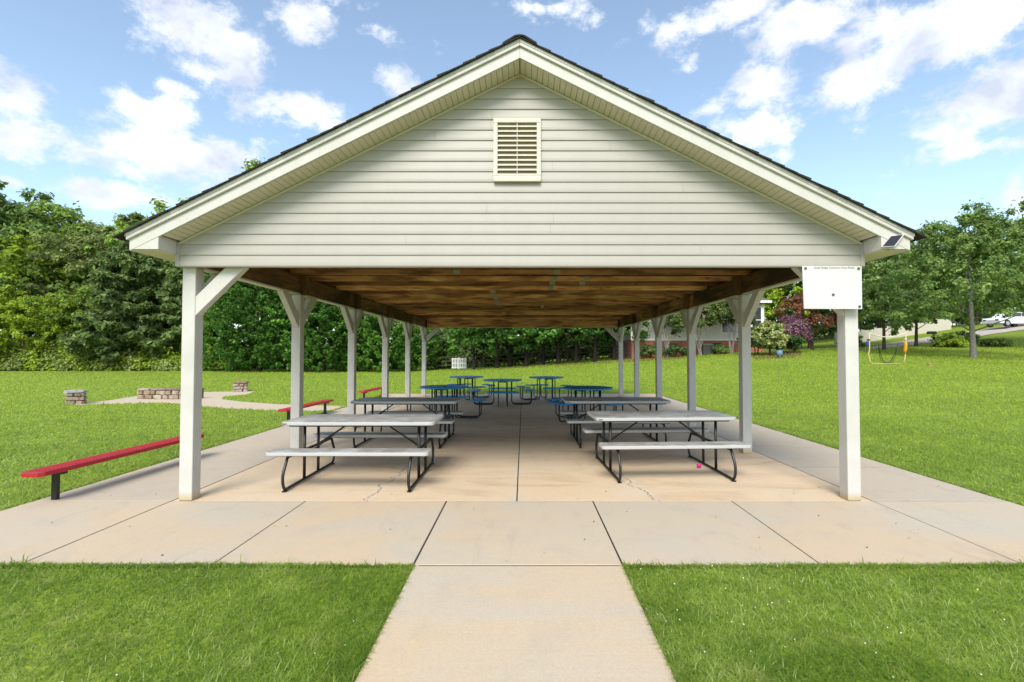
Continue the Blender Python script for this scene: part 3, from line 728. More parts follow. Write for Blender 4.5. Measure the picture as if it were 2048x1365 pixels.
# ---------------------------------------------------------------- foliage tools
rng = np.random.default_rng(11)
def leafmesh(name, pos, nrm, size, mat, asp=1.7, quad=True):
    n = len(pos); nrm = nrm/np.maximum(np.linalg.norm(nrm, axis=1, keepdims=True), 1e-6)
    rnd = rng.normal(size=(n, 3)); u = np.cross(nrm, rnd); u /= np.maximum(np.linalg.norm(u, axis=1, keepdims=True), 1e-6); v = np.cross(nrm, u)
    s = size[:, None]*.5
    fold = nrm*s*.35
    P = np.stack([pos-u*s*asp, pos-v*s+fold*.6, pos+u*s*asp-fold, pos+v*s+fold*.6], 1).reshape(-1, 3)
    me = bpy.data.meshes.new(name); me.vertices.add(4*n); me.vertices.foreach_set('co', P.astype(np.float32).ravel())
    me.loops.add(4*n); me.loops.foreach_set('vertex_index', np.arange(4*n, dtype=np.int32))
    me.polygons.add(n); me.polygons.foreach_set('loop_start', np.arange(0, 4*n, 4, dtype=np.int32))
    me.materials.append(mat); me.update(calc_edges=True); me.validate(); return me
def sph(n):
    d = rng.normal(size=(n, 3)); return d/np.linalg.norm(d, axis=1, keepdims=True)
def clumps_to_leaves(cc, cr, ndir, per, size, flat=.7, updir=.5):
    m = len(cc); d = sph(m*per); rad = np.abs(rng.normal(size=m*per))*.36+rng.random(m*per)**.5*.42
    C_ = np.repeat(cc, per, 0); Rr = np.repeat(cr, per); Nd = np.repeat(ndir, per, 0)
    off = d*rad[:, None]*Rr[:, None]; off[:, 2] *= flat
    pos = C_+off; nrm = d*.6+Nd*.35+np.array([0, 0, updir])+rng.normal(size=(m*per, 3))*.45
    return pos, nrm, size*rng.uniform(.6, 1.35, m*per)
def lump(d, seed):
    a = np.sin(d[:, 0]*3.1+seed)*np.cos(d[:, 1]*2.7+seed*1.7)+np.sin(d[:, 2]*4.3+seed*.7)*.7+np.sin(d[:, 0]*6.1+d[:, 1]*5.3+seed*2.1)*.5
    return 1+.13*a
def broad(h, rx, base, seed, nc=150, per=75, size=.17, cr=(.45,.95), top=1.0):
    d = sph(nc); d[:, 2] = np.where(d[:, 2] < -.6, -d[:, 2], d[:, 2])
    rr = (.50+.50*rng.random(nc)**.5)*lump(d, seed)
    tuft = rng.random(nc) < .22; rr[tuft] = (lump(d, seed)*rng.uniform(1.0, 1.2, nc))[tuft]
    rz = (h-base)/2
    cc = np.stack([d[:, 0]*rx*rr, d[:, 1]*rx*rr, base+rz+d[:, 2]*rz*rr], 1)
    r = rng.uniform(cr[0], cr[1], nc); r[tuft] *= .8
    return clumps_to_leaves(cc, r, d, per, size), cc
def cypress(h, rad, base, seed, nc=620, per=34, size=.16):
    t = rng.random(nc)**.8; a = rng.random(nc)*2*np.pi
    prof = np.minimum(1, (1-t)*1.9)**.75*np.minimum(1, .75+t*2.2)
    rr = rad*prof*(.62+.42*rng.random(nc)**.6)*(1+.12*np.sin(a*3+seed)+.1*np.sin(t*11+a*2+seed))
    cc = np.stack([np.cos(a)*rr, np.sin(a)*rr, base+t*(h-base)], 1)
    nd = np.stack([np.cos(a), np.sin(a), np.full(nc, .5)], 1)
    m = nc*per; k = rng.random(m); C_ = np.repeat(cc, per, 0); A = np.repeat(nd, per, 0)
    # plume: leaves spread along an outward, rising spray
    ln = np.repeat(rng.uniform(.35, .8, nc), per)
    pos = C_+A*(k*ln)[:, None]+sph(m)*(.23*(1-k*.55)*rng.random(m)**.5)[:, None]
    nrm = sph(m)*.8+np.array([0, 0, .5])+A*.3
    return (pos, nrm, size*rng.uniform(.6, 1.3, m)*(1-.3*k)), cc
def pine(h, rad, base, seed, nb=120, per=360, size=.26):
    Ps, Ns, Ss = [], [], []; cs = []
    for i in range(nb):
        t = (i+rng.random())/nb; z = base+t*(h-base)*.98; a = rng.random()*6.283; ln = rad*(1-t)**.55*rng.uniform(.65,1.1)+.3
        nt_ = max(3, int(ln*3.0))
        for k in range(nt_):
            f = (k+.6)/nt_; c = np.array([math.cos(a)*ln*f, math.sin(a)*ln*f, z+ln*f*.10+.25*f*f])+rng.normal(size=3)*np.array([.25,.25,.12])
            cs.append(c); n = int(per/nt_*1.2*f+12); d = sph(n); r = rng.random(n)**.5*.42
            p = c+d*r[:, None]*np.array([1,1,.55]); Ps.append(p); Ns.append(d*.6+np.array([0,0,.6])+rng.normal(size=(n,3))*.5); Ss.append(size*rng.uniform(.6,1.2,n))
    return (np.concatenate(Ps), np.concatenate(Ns), np.concatenate(Ss)), np.array(cs)
def trunk_mesh(name, h, r, cc, mat, limbs=9, seed=0, lean=.02, n=8, multi=1, fork=.35):
    rd = random.Random(seed); mb = MB()
    for m in range(multi):
        ox, oy = ((rd.uniform(-.12,.12), rd.uniform(-.12,.12)) if multi > 1 else (0, 0))
        dx, dy = (rd.uniform(-.25,.25), rd.uniform(-.25,.25)) if multi > 1 else (rd.uniform(-lean, lean), rd.uniform(-lean, lean))
        pts = [(ox+dx*z+rd.uniform(-.02,.02)*(z > 0), oy+dy*z+rd.uniform(-.02,.02)*(z > 0), z) for z in [-.2, 0, h*.05, h*.2, h*.4, h*.6, h*.8, h*.92]]
        rr = [r*1.5, r*1.3, r*1.05, r*.9, r*.72, r*.5, r*.28, r*.1]
        mb.tube(pts, rr, n)
    if len(cc):
        for k in range(limbs):
            c = cc[rd.randrange(len(cc))]; hd_ = math.hypot(c[0], c[1]); z0 = max(h*.22, min(h*.85, c[2]-hd_*(.45+.5*rd.random())))
            if c[2]-z0 < hd_*.25: continue
            b = Vector((0, 0, z0)); e = Vector(c); mid = b.lerp(e, .5)+Vector((rd.uniform(-.2,.2), rd.uniform(-.2,.2), .15))
            mb.tube([b, mid, e], [r*.28, r*.16, r*.05], 5)
    return mb.mesh(name, mat)
def proto_tree(name, crown, cc, mat, bark, h, r, limbs=10, seed=1, asp=1.7, **kw):
    t = empty(name)
    c = bpy.data.objects.new('crown', leafmesh('crown', *crown, mat, asp)); C.objects.link(c); c.parent = t
    c.material_slots[0].link = 'OBJECT'; c.material_slots[0].material = mat
    k = bpy.data.objects.new('trunk', trunk_mesh('trunk', h, r, cc, bark, limbs, seed, **kw)); C.objects.link(k); k.parent = t
    return t
def atx(px, Y):   # X on the ground for a picture column at depth Y
    v = 0; return (px-1047)/FPX*Y*1.0
used = set()
def place(t, x, y, s, rz, label, cat, group=None, mat=None, sz=None, name=None):
    o = t if t.name not in used else copy_tree(t)
    used.add(t.name); used.add(o.name)
    if name: o.name = name
    o.location = (x, y, hgt(x, y)-.05); o.rotation_euler = (0, 0, rz); o.scale = (s, s, sz or s)
    tag(o, label, cat, group)
    if mat:
        for c in o.children:
            if c.name.startswith('crown'): c.material_slots[0].link = 'OBJECT'; c.material_slots[0].material = mat
    return o

# ---------------------------------------------------------------- forest on the left
cr, cc = broad(10, 4.2, 1.0, 1.3); BR1 = proto_tree('broadleaf_tree', cr, cc, LF_MID, BARK, 9, .22)
cr, cc = broad(10, 3.4, 1.6, 4.1, nc=130); BR2 = proto_tree('broadleaf_tree', cr, cc, LF_MID, BARK, 9, .2, seed=2)
cr, cc = broad(10, 4.8, .6, 8.7, nc=170, size=.2); BR3 = proto_tree('broadleaf_tree', cr, cc, LF_MID, BARK, 9, .24, seed=3)
cr, cc = pine(10, 3.6, .8, 1); PI1 = proto_tree('pine_tree', cr, cc, LF_PIN, BARK, 9.6, .2, 20, 4, asp=2.6)
cr, cc = pine(10, 3.0, 1.5, 2, nb=100); PI2 = proto_tree('pine_tree', cr, cc, LF_PIN, BARK, 9.6, .18, 18, 5, asp=2.6)
cr, cc = cypress(9, 2.25, .15, 1); CY1 = proto_tree('cypress_tree', cr, cc, LF_CYP, BARKD, 8.6, .14, 6, 6, asp=1.9)
cr, cc = cypress(9, 2.0, .1, 5, nc=560); CY2 = proto_tree('cypress_tree', cr, cc, LF_CYP, BARKD, 8.6, .14, 6, 7, asp=1.9)
GF = 'trees of the wood behind the lawn'
rf = random.Random(21)
P3 = {1: BR1, 2: BR2, 3: BR3, 4: PI1, 5: PI2}
MT = {'m': LF_MID, 'y': LF_YEL, 'o': LF_OLV, 'd': LF_DRK, 'p': LF_PIN}
forest = [ # px, Y, height, proto, material, label
 (-40, 45, 8.5, 3, 'y', 'bright yellow green tree at the far left picture edge'),
 (45, 45, 7.2, 1, 'y', 'low bright yellow green tree in the wood front left of the pine'),
 (120, 46, 6.6, 2, 'y', 'young yellow green tree just left of the big pine'),
 (160, 47.5, 8.2, 1, 'm', 'mid green tree between the yellow tree and the pine'),
 (255, 45, 11.6, 4, 'p', 'large spreading pine left of the front left pavilion post'),
 (375, 46, 10.5, 5, 'p', 'dark pine directly behind the front left pavilion post'),
 (10, 51, 13.2, 3, 'y', 'yellow tinged tree behind the far left foliage'),
 (95, 52, 13.0, 1, 'm', 'tall green tree rising behind the low yellow tree'),
 (175, 53, 13.6, 2, 'o', 'olive tree standing above the low pine boughs'),
 (250, 53, 15.0, 5, 'p', 'pine top reaching the roof corner at left'),
 (330, 52, 15.2, 3, 'm', 'broad green tree half hidden by the left eave'),
 (430, 50, 12.5, 1, 'd', 'dark tree filling the gap right of the front left post'),
 (-60, 60, 22.5, 3, 'd', 'dark tree crown highest at the far left picture edge'),
 (15, 60, 21.5, 1, 'd', 'tallest dark green crown at upper left'),
 (90, 60, 19.0, 2, 'm', 'green crown on the skyline right of the tallest one'),
 (150, 61, 18.5, 3, 'm', 'rounded green crown on the skyline left of the roof corner'),
 (215, 60, 18.0, 1, 'o', 'pale olive crown on the skyline near the roof corner'),
 (275, 61, 18.3, 4, 'p', 'pine crown on the skyline beside the roof corner'),
 (345, 62, 17.6, 2, 'm', 'green crown behind the left rake board'),
 (430, 62, 21.0, 1, 'm', 'green crown hidden behind the left roof slope'),
 (528, 60, 23.4, 2, 'm', 'tree tip peeping just above the left roof slope'),
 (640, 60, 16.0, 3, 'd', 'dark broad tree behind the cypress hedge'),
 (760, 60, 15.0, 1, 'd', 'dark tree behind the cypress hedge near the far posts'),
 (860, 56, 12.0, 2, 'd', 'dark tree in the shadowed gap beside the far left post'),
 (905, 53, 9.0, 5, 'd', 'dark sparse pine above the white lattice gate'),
]
for (px, Y, h, k, mk, lb) in forest:
    pine_ = k in (4, 5)
    place(P3[k], atx(px, Y), Y, h/10*(1.0 if h < 15 else .85), rf.uniform(0, 6.28), lb, 'pine tree' if pine_ else 'tree', GF, MT[mk], h/10)
GC = 'cypress hedge trees along the lawn edge'
hedge = [(462, 43.5, 8.0), (520, 42.0, 9.6), (585, 42.5, 9.8), (648, 41.5, 9.0), (712, 42.5, 9.6), (772, 42.0, 9.0), (828, 43.0, 7.0)]
hl = ['leftmost cypress of the hedge right of the front left post', 'cypress in front of the dark wood left of the second left post', 'cypress directly behind the second left post',
      'cypress between the second and third left posts', 'cypress directly behind the third left post', 'cypress directly behind the fourth left post', 'shorter bushy cypress ending the hedge beside the far left post']
for i, ((px, Y, h), lb) in enumerate(zip(hedge, hl)):
    place(CY1 if i % 2 else CY2, atx(px, Y), Y, h/9*1.08, rf.uniform(0, 6.28), lb, 'cypress tree', GC, None, h/9)
# undergrowth: one tangled mass
def thicket():
    P_, N_, S_ = [], [], []
    for i in range(330):
        px = rng.uniform(-120, 470); Y = 43.2+rng.random()*3.0; x = atx(px, Y); h = rng.uniform(.5, 2.9)*(1 if Y > 44 else .55)
        n = 90; d = sph(n); r = rng.random(n)**.5
        c = np.array([x, Y, h*.5]); p = c+d*r[:, None]*np.array([.8, .6, h*.6]); p[:, 2] = np.abs(p[:, 2])
        P_.append(p); N_.append(d*.5+np.array([0,-.2,.7])+rng.normal(size=(n,3))*.4); S_.append(rng.uniform(.09,.22,n))
    return np.concatenate(P_), np.concatenate(N_), np.concatenate(S_)
for nm, mt, lb in (('undergrowth', LF_OLV, 'tangled olive green undergrowth along the foot of the wood'), ('weeds', LF_YEL, 'bright green weeds mixed through the undergrowth below the wood')):
    o = bpy.data.objects.new(nm, leafmesh(nm, *thicket(), mt, 1.8)); C.objects.link(o); tag(o, lb, 'undergrowth', None, 'stuff')
def thicket2():
    P_, N_, S_ = [], [], []
    for i in range(300):
        px = rng.uniform(850, 1330); Y = rng.uniform(45.5, 50); x = atx(px, Y); h = rng.uniform(1.6, 5.4); n = 80; d = sph(n); r = rng.random(n)**.5
        c = np.array([x, Y, hgt(x, Y)+h*.5]); P_.append(c+d*r[:, None]*np.array([1.1, .7, h*.5])); N_.append(d*.5+np.array([0,-.2,.7])+rng.normal(size=(n,3))*.4); S_.append(rng.uniform(.14,.30,n))
    return np.concatenate(P_), np.concatenate(N_), np.concatenate(S_)
def thicket3(x0, x1, y0, y1, n0, h0, h1, rx):
    P_, N_, S_ = [], [], []
    for i in range(n0):
        px = rng.uniform(x0, x1); Y = rng.uniform(y0, y1); x = atx(px, Y); h = rng.uniform(h0, h1); n = 70; d = sph(n); r = rng.random(n)**.5
        c = np.array([x, Y, hgt(x, Y)+h*.5]); P_.append(c+d*r[:, None]*np.array([rx, rx*.6, h*.5])); N_.append(d*.5+np.array([0,-.2,.7])+rng.normal(size=(n,3))*.4); S_.append(rng.uniform(.2,.42,n))
    return np.concatenate(P_), np.concatenate(N_), np.concatenate(S_)
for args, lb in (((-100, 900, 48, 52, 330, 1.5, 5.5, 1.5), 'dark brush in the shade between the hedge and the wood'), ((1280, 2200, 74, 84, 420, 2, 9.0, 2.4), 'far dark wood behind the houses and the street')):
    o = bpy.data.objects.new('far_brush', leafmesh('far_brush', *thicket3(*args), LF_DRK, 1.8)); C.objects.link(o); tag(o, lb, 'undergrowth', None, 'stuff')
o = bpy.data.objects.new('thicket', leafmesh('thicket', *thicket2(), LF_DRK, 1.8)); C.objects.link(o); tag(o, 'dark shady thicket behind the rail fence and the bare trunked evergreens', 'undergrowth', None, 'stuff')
# ---------------------------------------------------------------- trees with bare trunks at the centre
def centre_tree(seed, h=7.5):
    cr, cc = broad(h, 2.2, .55, seed, nc=150, per=60, size=.15, cr=(.35,.7))
    return proto_tree('evergreen_tree', cr, cc, LF_CYP, BARKD, h*.95, .15, 20, int(seed), asp=1.9, fork=.55)
CT1 = centre_tree(3.3); CT2 = centre_tree(6.1)
ctr = [(948, 40.5, .85), (993, 40, 1), (1021, 41, 1), (1052, 39.5, 1.05), (1087, 40.5, 1), (1117, 39.5, 1.05), (1152, 39, 1.1), (1190, 38.5, 1.05), (1228, 39, 1)]
cl_ = ['bushy evergreen left of the bare trunked row near the lattice gate', 'first bare trunked evergreen from the left behind the patio end', 'second bare trunked evergreen from the left', 'third bare trunked evergreen, above the middle round table',
       'fourth bare trunked evergreen, above the far right round table', 'fifth bare trunked evergreen behind the far right round table', 'sixth bare trunked evergreen with a stout dark trunk', 'seventh bare trunked evergreen left of the far right post', 'last evergreen of the row just behind the far right post']
for i, ((px, Y, s), lb) in enumerate(zip(ctr, cl_)):
    place(CT1 if i % 2 else CT2, atx(px, Y), Y, s, rf.uniform(0, 6.28), lb, 'evergreen tree', 'bare trunked evergreens behind the patio end')
MULCH = simple('red_mulch', (.15,.065,.035), .95, 0, .5, 3, .6)
def bed(name, pts, mat=MULCH, z=-.01):
    o = grid_like(name, pts, mat, z); return tag(o, kind='structure')
def grid_like(name, pts, mat, z):
    me = bpy.data.meshes.new(name); bm = bmesh.new(); f = bm.faces.new([bm.verts.new((x, y, 0)) for x, y in pts])
    bmesh.ops.triangulate(bm, faces=[f]); bmesh.ops.subdivide_edges(bm, edges=[e for e in bm.edges if e.calc_length() > 1], cuts=6, use_grid_fill=True)
    for v in bm.verts: v.co.z = hgt(v.co.x, v.co.y)+z
    bm.to_mesh(me); bm.free(); me.materials.append(mat); o = bpy.data.objects.new(name, me); C.objects.link(o); return o
bed('mulch_bed', [(-5, 38.6), (-1, 37.6), (3, 36.6), (7.5, 35.0), (12, 34.6), (12.5, 38), (9, 41.5), (-5, 42.5)])

# ---------------------------------------------------------------- split rail fence and lattice gate
RAIL = simple('weathered_rail', (.12,.095,.07), .9, 0, .5, 6, .5)
fe = empty('rail_fence', (0, 0, 0)); tag(fe, 'weathered split rail fence running behind the evergreen trunks', 'fence')
fx = [-8.6+i*2.5 for i in range(9)]; fy = [44.0-.12*(i) for i in range(9)]
for i, (x, y) in enumerate(zip(fx, fy)):
    MB().box(x-.07, x+.07, y-.06, y+.06, hgt(x, y)-.1, hgt(x, y)+1.25).build('fence_post', RAIL, fe)
    if i < 8:
        for z in (.35, .72, 1.08):
            MB().tube([(x, y, hgt(x, y)+z), (fx[i+1], fy[i+1], hgt(fx[i+1], fy[i+1])+z+random.uniform(-.04,.04))], .05, 5).build('rail', RAIL, fe)
lg = empty('lattice_gate', (atx(918, 43.4), 43.4, hgt(-5.8, 43.4))); tag(lg, 'white slatted garden panel leaning at the rail fence', 'gate')
lgw = painted('garden_white', (.75,.75,.73), (.6,.6,.58))
for k in range(9):
    if k == 4: continue
    MB().box(-.62+k*.15, -.62+k*.15+.075, -.02, .02, .05, 1.0).build('slat', lgw, lg)
for z in (.12, .50, .88): MB().box(-.66, .66, .021, .05, z, z+.07).build('gate_rail', lgw, lg)
MB().box(-.05, .05, -.03, .02, .0, 1.05).build('gate_post', lgw, lg)

# ---------------------------------------------------------------- house on the right
HX0, HX1, HY = 8.6, 19.1, 38.6
HZ = 1.62
hs_ = empty('house', (HX0, HY, HZ)); tag(hs_, 'cream clapboard house on a red brick base behind the right hand posts', 'house')
W_ = HX1-HX0
HSID = painted('house_siding', (.68,.62,.56), (.42,.38,.33), .5, .3); BRICKM = None
def brick_mat():
    m = M_('house_brick'); p = m.tc('Object'); b = m.n.new('ShaderNodeTexBrick'); mpn = m.n.new('ShaderNodeMapping'); mpn.inputs['Rotation'].default_value = (math.pi/2, 0, 0); m.l.new(p, mpn.inputs[0]); m.l.new(mpn.outputs[0], b.inputs['Vector'])
    b.inputs['Scale'].default_value = 4.5; b.inputs['Color1'].default_value = (.52,.15,.085,1); b.inputs['Color2'].default_value = (.38,.11,.07,1); b.inputs['Mortar'].default_value = (.3,.24,.2,1); b.inputs['Mortar Size'].default_value = .015
    n = m.noise(p, 3, 4, .6); m.col(m.mix(m.ramp(n, [(.3,.5),(.6,0.)]), b.outputs[0], (.12,.04,.03))).rough(.9); return m.m
BRK = brick_mat()
MB().box(0, W_, 0, 9, -.5, 1.05).build('brick_base', BRK, hs_)
MB().box(.05, W_-.05, .05, 8.95, 1.05, 4.0).build('wall_core', HSID, hs_)
lapm = MB().add([(0,-.03,0),(W_,-.03,0),(W_,.045,0),(0,.045,0),(0,.03,.17),(W_,.03,.17),(W_,.045,.17),(0,.045,.17)], [(0,3,2,1),(4,5,6,7),(0,1,5,4),(1,2,6,5),(2,3,7,6),(3,0,4,7)]).mesh('clapboard', HSID)
for k in range(19): inst('clapboard', lapm, hs_, (0, 0, 1.06+k*.155))
lapr = MB().add([(W_+.03,0,0),(W_+.03,9,0),(W_-.045,9,0),(W_-.045,0,0),(W_-.03,0,.17),(W_-.03,9,.17),(W_-.045,9,.17),(W_-.045,0,.17)], [(0,3,2,1),(4,5,6,7),(0,1,5,4),(1,2,6,5),(2,3,7,6),(3,0,4,7)]).mesh('clapboard', HSID)
for k in range(19): inst('clapboard', lapr, hs_, (0, 0, 1.06+k*.155))
TRIMW = painted('house_trim', (.78,.77,.73), (.6,.58,.52)); ROOFG = simple('grey_roof_shingle', (.13,.13,.14), .9, 0, .4, 6, .4); GLASS = simple('dark_window_glass', (.03,.035,.04), .12, 0, .1, 3, 0, .8)
for x in (0.02, W_-.02): MB().box(x-.08, x+.08, -.06, -.0325, 1.05, 4.0).build('corner_board', TRIMW, hs_)
MB().box(-.02, W_+.02, -.07, -.031, .96, 1.055).build('band_board', TRIMW, hs_)
rf_ = MB(); e = .45
rf_.add([(-e,-e,3.95),(W_+e,-e,3.95),(W_+e,9+e,3.95),(-e,9+e,3.95),(-e,-e,4.1),(W_+e,-e,4.1),(W_+e,9+e,4.1),(-e,9+e,4.1),(3.2,4.5,7.0),(W_-3.2,4.5,7.0)], [(0,3,2,1),(0,1,5,4),(1,2,6,5),(2,3,7,6),(3,0,4,7),(4,5,9,8),(5,6,9),(6,7,8,9),(7,4,8)])
rf_.build('roof', ROOFG, hs_)
MB().box(-e-.03, W_+e+.03, -e-.035, -e-.001, 3.93, 4.11).build('gutter', TRIMW, hs_)
for x, z, w2, h2 in ((1.7, 1.9, 1.0, 1.5), (4.6, 1.9, 1.0, 1.5), (7.2, 1.6, .9, 2.1), (9.6, 1.6, .7, 2.0)):
    fr2 = MB(); fr2.box(x-.08, x, -.085, -.034, z-.08, z+h2+.08); fr2.box(x+w2, x+w2+.08, -.085, -.034, z-.08, z+h2+.08); fr2.box(x, x+w2, -.084, -.034, z-.08, z); fr2.box(x, x+w2, -.084, -.034, z+h2, z+h2+.08); fr2.box(x, x+w2, -.08, -.034, z+h2/2-.03, z+h2/2+.03)
    f_ = fr2.build('window', TRIMW, hs_); MB().box(x, x+w2, -.06, -.036, z, z+h2).build('pane', GLASS, f_)
for x in (3.0, 6.4):
    v_ = MB().box(x, x+.7, -.06, -.002, .35, .75).build('foundation_vent', BLACK, hs_)
ac = empty('air_conditioner', (atx(1415, 37.5), 37.6, hgt(atx(1415, 37.5), 37.6))); tag(ac, 'dark air conditioner unit against the brick base of the house', 'air conditioner')
MB().box(-.4, .4, -.35, .35, 0, .8).build('casing', GREYM, ac, .03, 2)
for k in range(9): MB().box(-.38, .38, -.362, -.351, .08+k*.075, .08+k*.075+.04).build('louvre', BLACK, ac)

# pale building glimpsed between the centre evergreens
nb_ = empty('neighbour_house', (2.0, 62, hgt(2, 62))); tag(nb_, 'pale house glimpsed between the evergreens left of the far right post', 'house')
MB().box(0, 12, 0, 8, -.5, 5.2).build('wall', HSID, nb_)
MB().add([(-.5,-.5,5.2),(12.5,-.5,5.2),(12.5,8.5,5.2),(-.5,8.5,5.2),(-.5,4,8),(12.5,4,8)], [(0,3,2,1),(0,1,5,4),(2,3,4,5),(0,4,3),(1,2,5)]).build('roof', ROOFG, nb_)
for x in (2, 5.5, 9):
    f_ = MB().box(x, x+1.2, -.06, -.002, 1.6, 3.4).build('window', TRIMW, nb_); MB().box(x+.1, x+1.1, -.075, -.061, 1.7, 3.3).build('pane', GLASS, f_)

# ---------------------------------------------------------------- shrubs by the house
def shrub(name, x, y, rx, h, mat, label, cat, seed, size=.1, nc=60, per=60, base=.15, cr_=(.2,.4), stems=True, spiky=False):
    cr, cc = broad(h, rx, base, seed, nc=nc, per=per, size=size, cr=cr_)
    if spiky:
        p, n, s_ = cr; p = p.copy(); k = rng.random(len(p)) < .5; p[k, 2] += rng.random(k.sum())*h*.28; cr = (p, n, s_)
    t = empty(name); c = bpy.data.objects.new('foliage', leafmesh('foliage', *cr, mat, 1.7)); C.objects.link(c); c.parent = t
    k = bpy.data.objects.new('stems', trunk_mesh('stems', h*.8, .035, cc, BARK, 8, int(seed), multi=3)); C.objects.link(k); k.parent = t
    t.location = (x, y, hgt(x, y)-.03); tag(t, label, cat); return t
Y = 33.5
shrub('variegated_shrub', atx(1540, Y), Y, 1.25, 2.3, LF_VAR, 'cream and green variegated shrub right of the second right post', 'shrub', 2.2, nc=90, per=70)
shrub('green_shrub', atx(1512, 34.5), 34.5, .95, 1.9, LF_DRK, 'dark green shrub against the second right post', 'shrub', 3.1)
shrub('purple_shrub', atx(1587, 35.5), 35.5, 1.15, 2.0, LF_PUR, 'purple barberry shrub with upright pink purple shoots', 'shrub', 5.1, nc=90, spiky=True)
shrub('purple_shrub', atx(1578, 34.3), 34.3, .8, 1.2, LF_DRK, 'low dark shrub in front of the purple barberry', 'shrub', 7.7)
for px, Yq, lb, sd in ((1462, 36.8, 'crepe myrtle with several pale stems nearer the second right post', 3), (1400, 36.6, 'crepe myrtle with several pale stems behind the third right post', 9), (1335, 37.0, 'crepe myrtle in front of the left part of the brick base', 14)):
    cr, cc = broad(4.9, 1.5, 1.5, sd*1.1, nc=75, per=55, size=.13, cr=(.3,.6))
    t = proto_tree('crepe_myrtle', cr, cc, LF_CRP, BARKP, 3.6, .05, 10, sd, multi=5)
    t.location = (atx(px, Yq), Yq, hgt(atx(px, Yq), Yq)-.04); tag(t, lb, 'small tree', 'crepe myrtles in front of the house')
for px, Yq, rx, h, lb, sd in ((1352, 36.9, .8, .8, 'low rounded shrub beside the brick base near the fourth right post', 4), (1440, 37.2, .6, .6, 'small low shrub between the crepe myrtles', 5.5), (1300, 37.5, .9, 1.0, 'low shrub at the left end of the brick base', 6.5)):
    shrub('low_shrub', atx(px, Yq), Yq, rx, h, LF_DRK, lb, 'shrub', sd, nc=30)
cr, cc = broad(4.6, 2.2, 1.2, 9.9, nc=120, per=70, size=.12, cr=(.3,.6)); cr[0][:, 2] *= 1.0
t = proto_tree('red_maple', cr, cc, LF_JAP, BARK, 3.8, .09, 14, 8); t.location = (atx(1625, 38), 38, hgt(atx(1625, 38), 38)-.05); tag(t, 'red brown leaved small maple left of the rules sign post', 'small tree')
bk = MB(); bk.tube([(0,0,0),(0,0,.45)], [.16,.2], 14); BKM = simple('blue_grey_plastic', (.12,.22,.28), .4)
o = bk.build('bucket', BKM); o.location = (atx(1559, 31.5), 31.5, hgt(atx(1559, 31.5), 31.5)); tag(o, 'small blue grey bucket in front of the variegated shrub', 'bucket')
bed('shrub_bed', [(atx(1500, 31.5), 30.8), (atx(1590, 31), 30.8), (atx(1605, 34), 34), (atx(1600, 37), 37), (atx(1490, 37), 37)], z=-.012)

# ---------------------------------------------------------------- right hand trees
cr, cc = broad(9.0, 4.2, .75, 2.9, nc=380, per=90, size=.12, cr=(.35,.7))
MAP1 = proto_tree('maple_tree', cr, cc, LF_MAP, BARKP, 7.6, .16, 18, 21, fork=.5)
x_ = atx(1946, 29.5); place(MAP1, x_, 29.5, .96, 0, 'large green maple with a pale lichened trunk on the right lawn', 'tree')
cr, cc = broad(9.0, 3.9, 1.2, 5.9, nc=280, per=85, size=.15, cr=(.35,.75))
MAP2 = proto_tree('maple_tree', cr, cc, LF_MAP, BARK, 7.6, .15, 14, 22, fork=.5)
for px, Yq, s, lb, mt in ((1768, 38, .82, 'maple with a dark trunk standing before the cream fence', LF_MAP), (1832, 42, .86, 'pale trunked tree behind the yellow goal frame', LF_MID), (2110, 36, 1.05, 'tree cut by the right picture edge behind the large maple', LF_MID),
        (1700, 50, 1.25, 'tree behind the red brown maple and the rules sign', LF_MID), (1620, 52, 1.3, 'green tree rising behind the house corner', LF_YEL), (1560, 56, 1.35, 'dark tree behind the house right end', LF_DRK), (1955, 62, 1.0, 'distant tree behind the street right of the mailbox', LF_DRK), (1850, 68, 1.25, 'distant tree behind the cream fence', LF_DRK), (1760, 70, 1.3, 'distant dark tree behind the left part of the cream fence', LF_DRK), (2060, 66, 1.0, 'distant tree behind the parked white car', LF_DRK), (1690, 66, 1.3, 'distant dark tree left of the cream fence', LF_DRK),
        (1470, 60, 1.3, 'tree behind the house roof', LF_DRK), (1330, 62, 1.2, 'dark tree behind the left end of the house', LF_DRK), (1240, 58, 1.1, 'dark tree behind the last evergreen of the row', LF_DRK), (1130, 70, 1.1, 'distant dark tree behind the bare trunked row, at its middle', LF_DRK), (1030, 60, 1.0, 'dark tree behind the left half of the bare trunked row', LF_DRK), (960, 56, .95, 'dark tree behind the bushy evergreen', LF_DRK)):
    place(MAP2, atx(px, Yq), Yq, s, rf.uniform(0, 6.28), lb, 'tree', 'trees beyond the right and centre lawn', mt)
# cream fence in panels
fz = painted('cream_fence', (.52,.48,.40), (.4,.36,.3), .5, .3)
cf = empty('cream_fence', (0, 0, 0)); tag(cf, 'cream panel fence behind the right hand trees', 'fence')
for k in range(9):
    x0 = 36.0+k*1.85; y0_ = 56+k*.45; zz = hgt(x0, y0_)
    MB().box(x0+.02, x0+1.80, y0_-.03, y0_+.03, zz-.2, zz+1.45).build('fence_panel', fz, cf); MB().box(x0-.07, x0+.018, y0_-.07, y0_+.07, zz-.2, zz+1.53).build('fence_post', fz, cf)
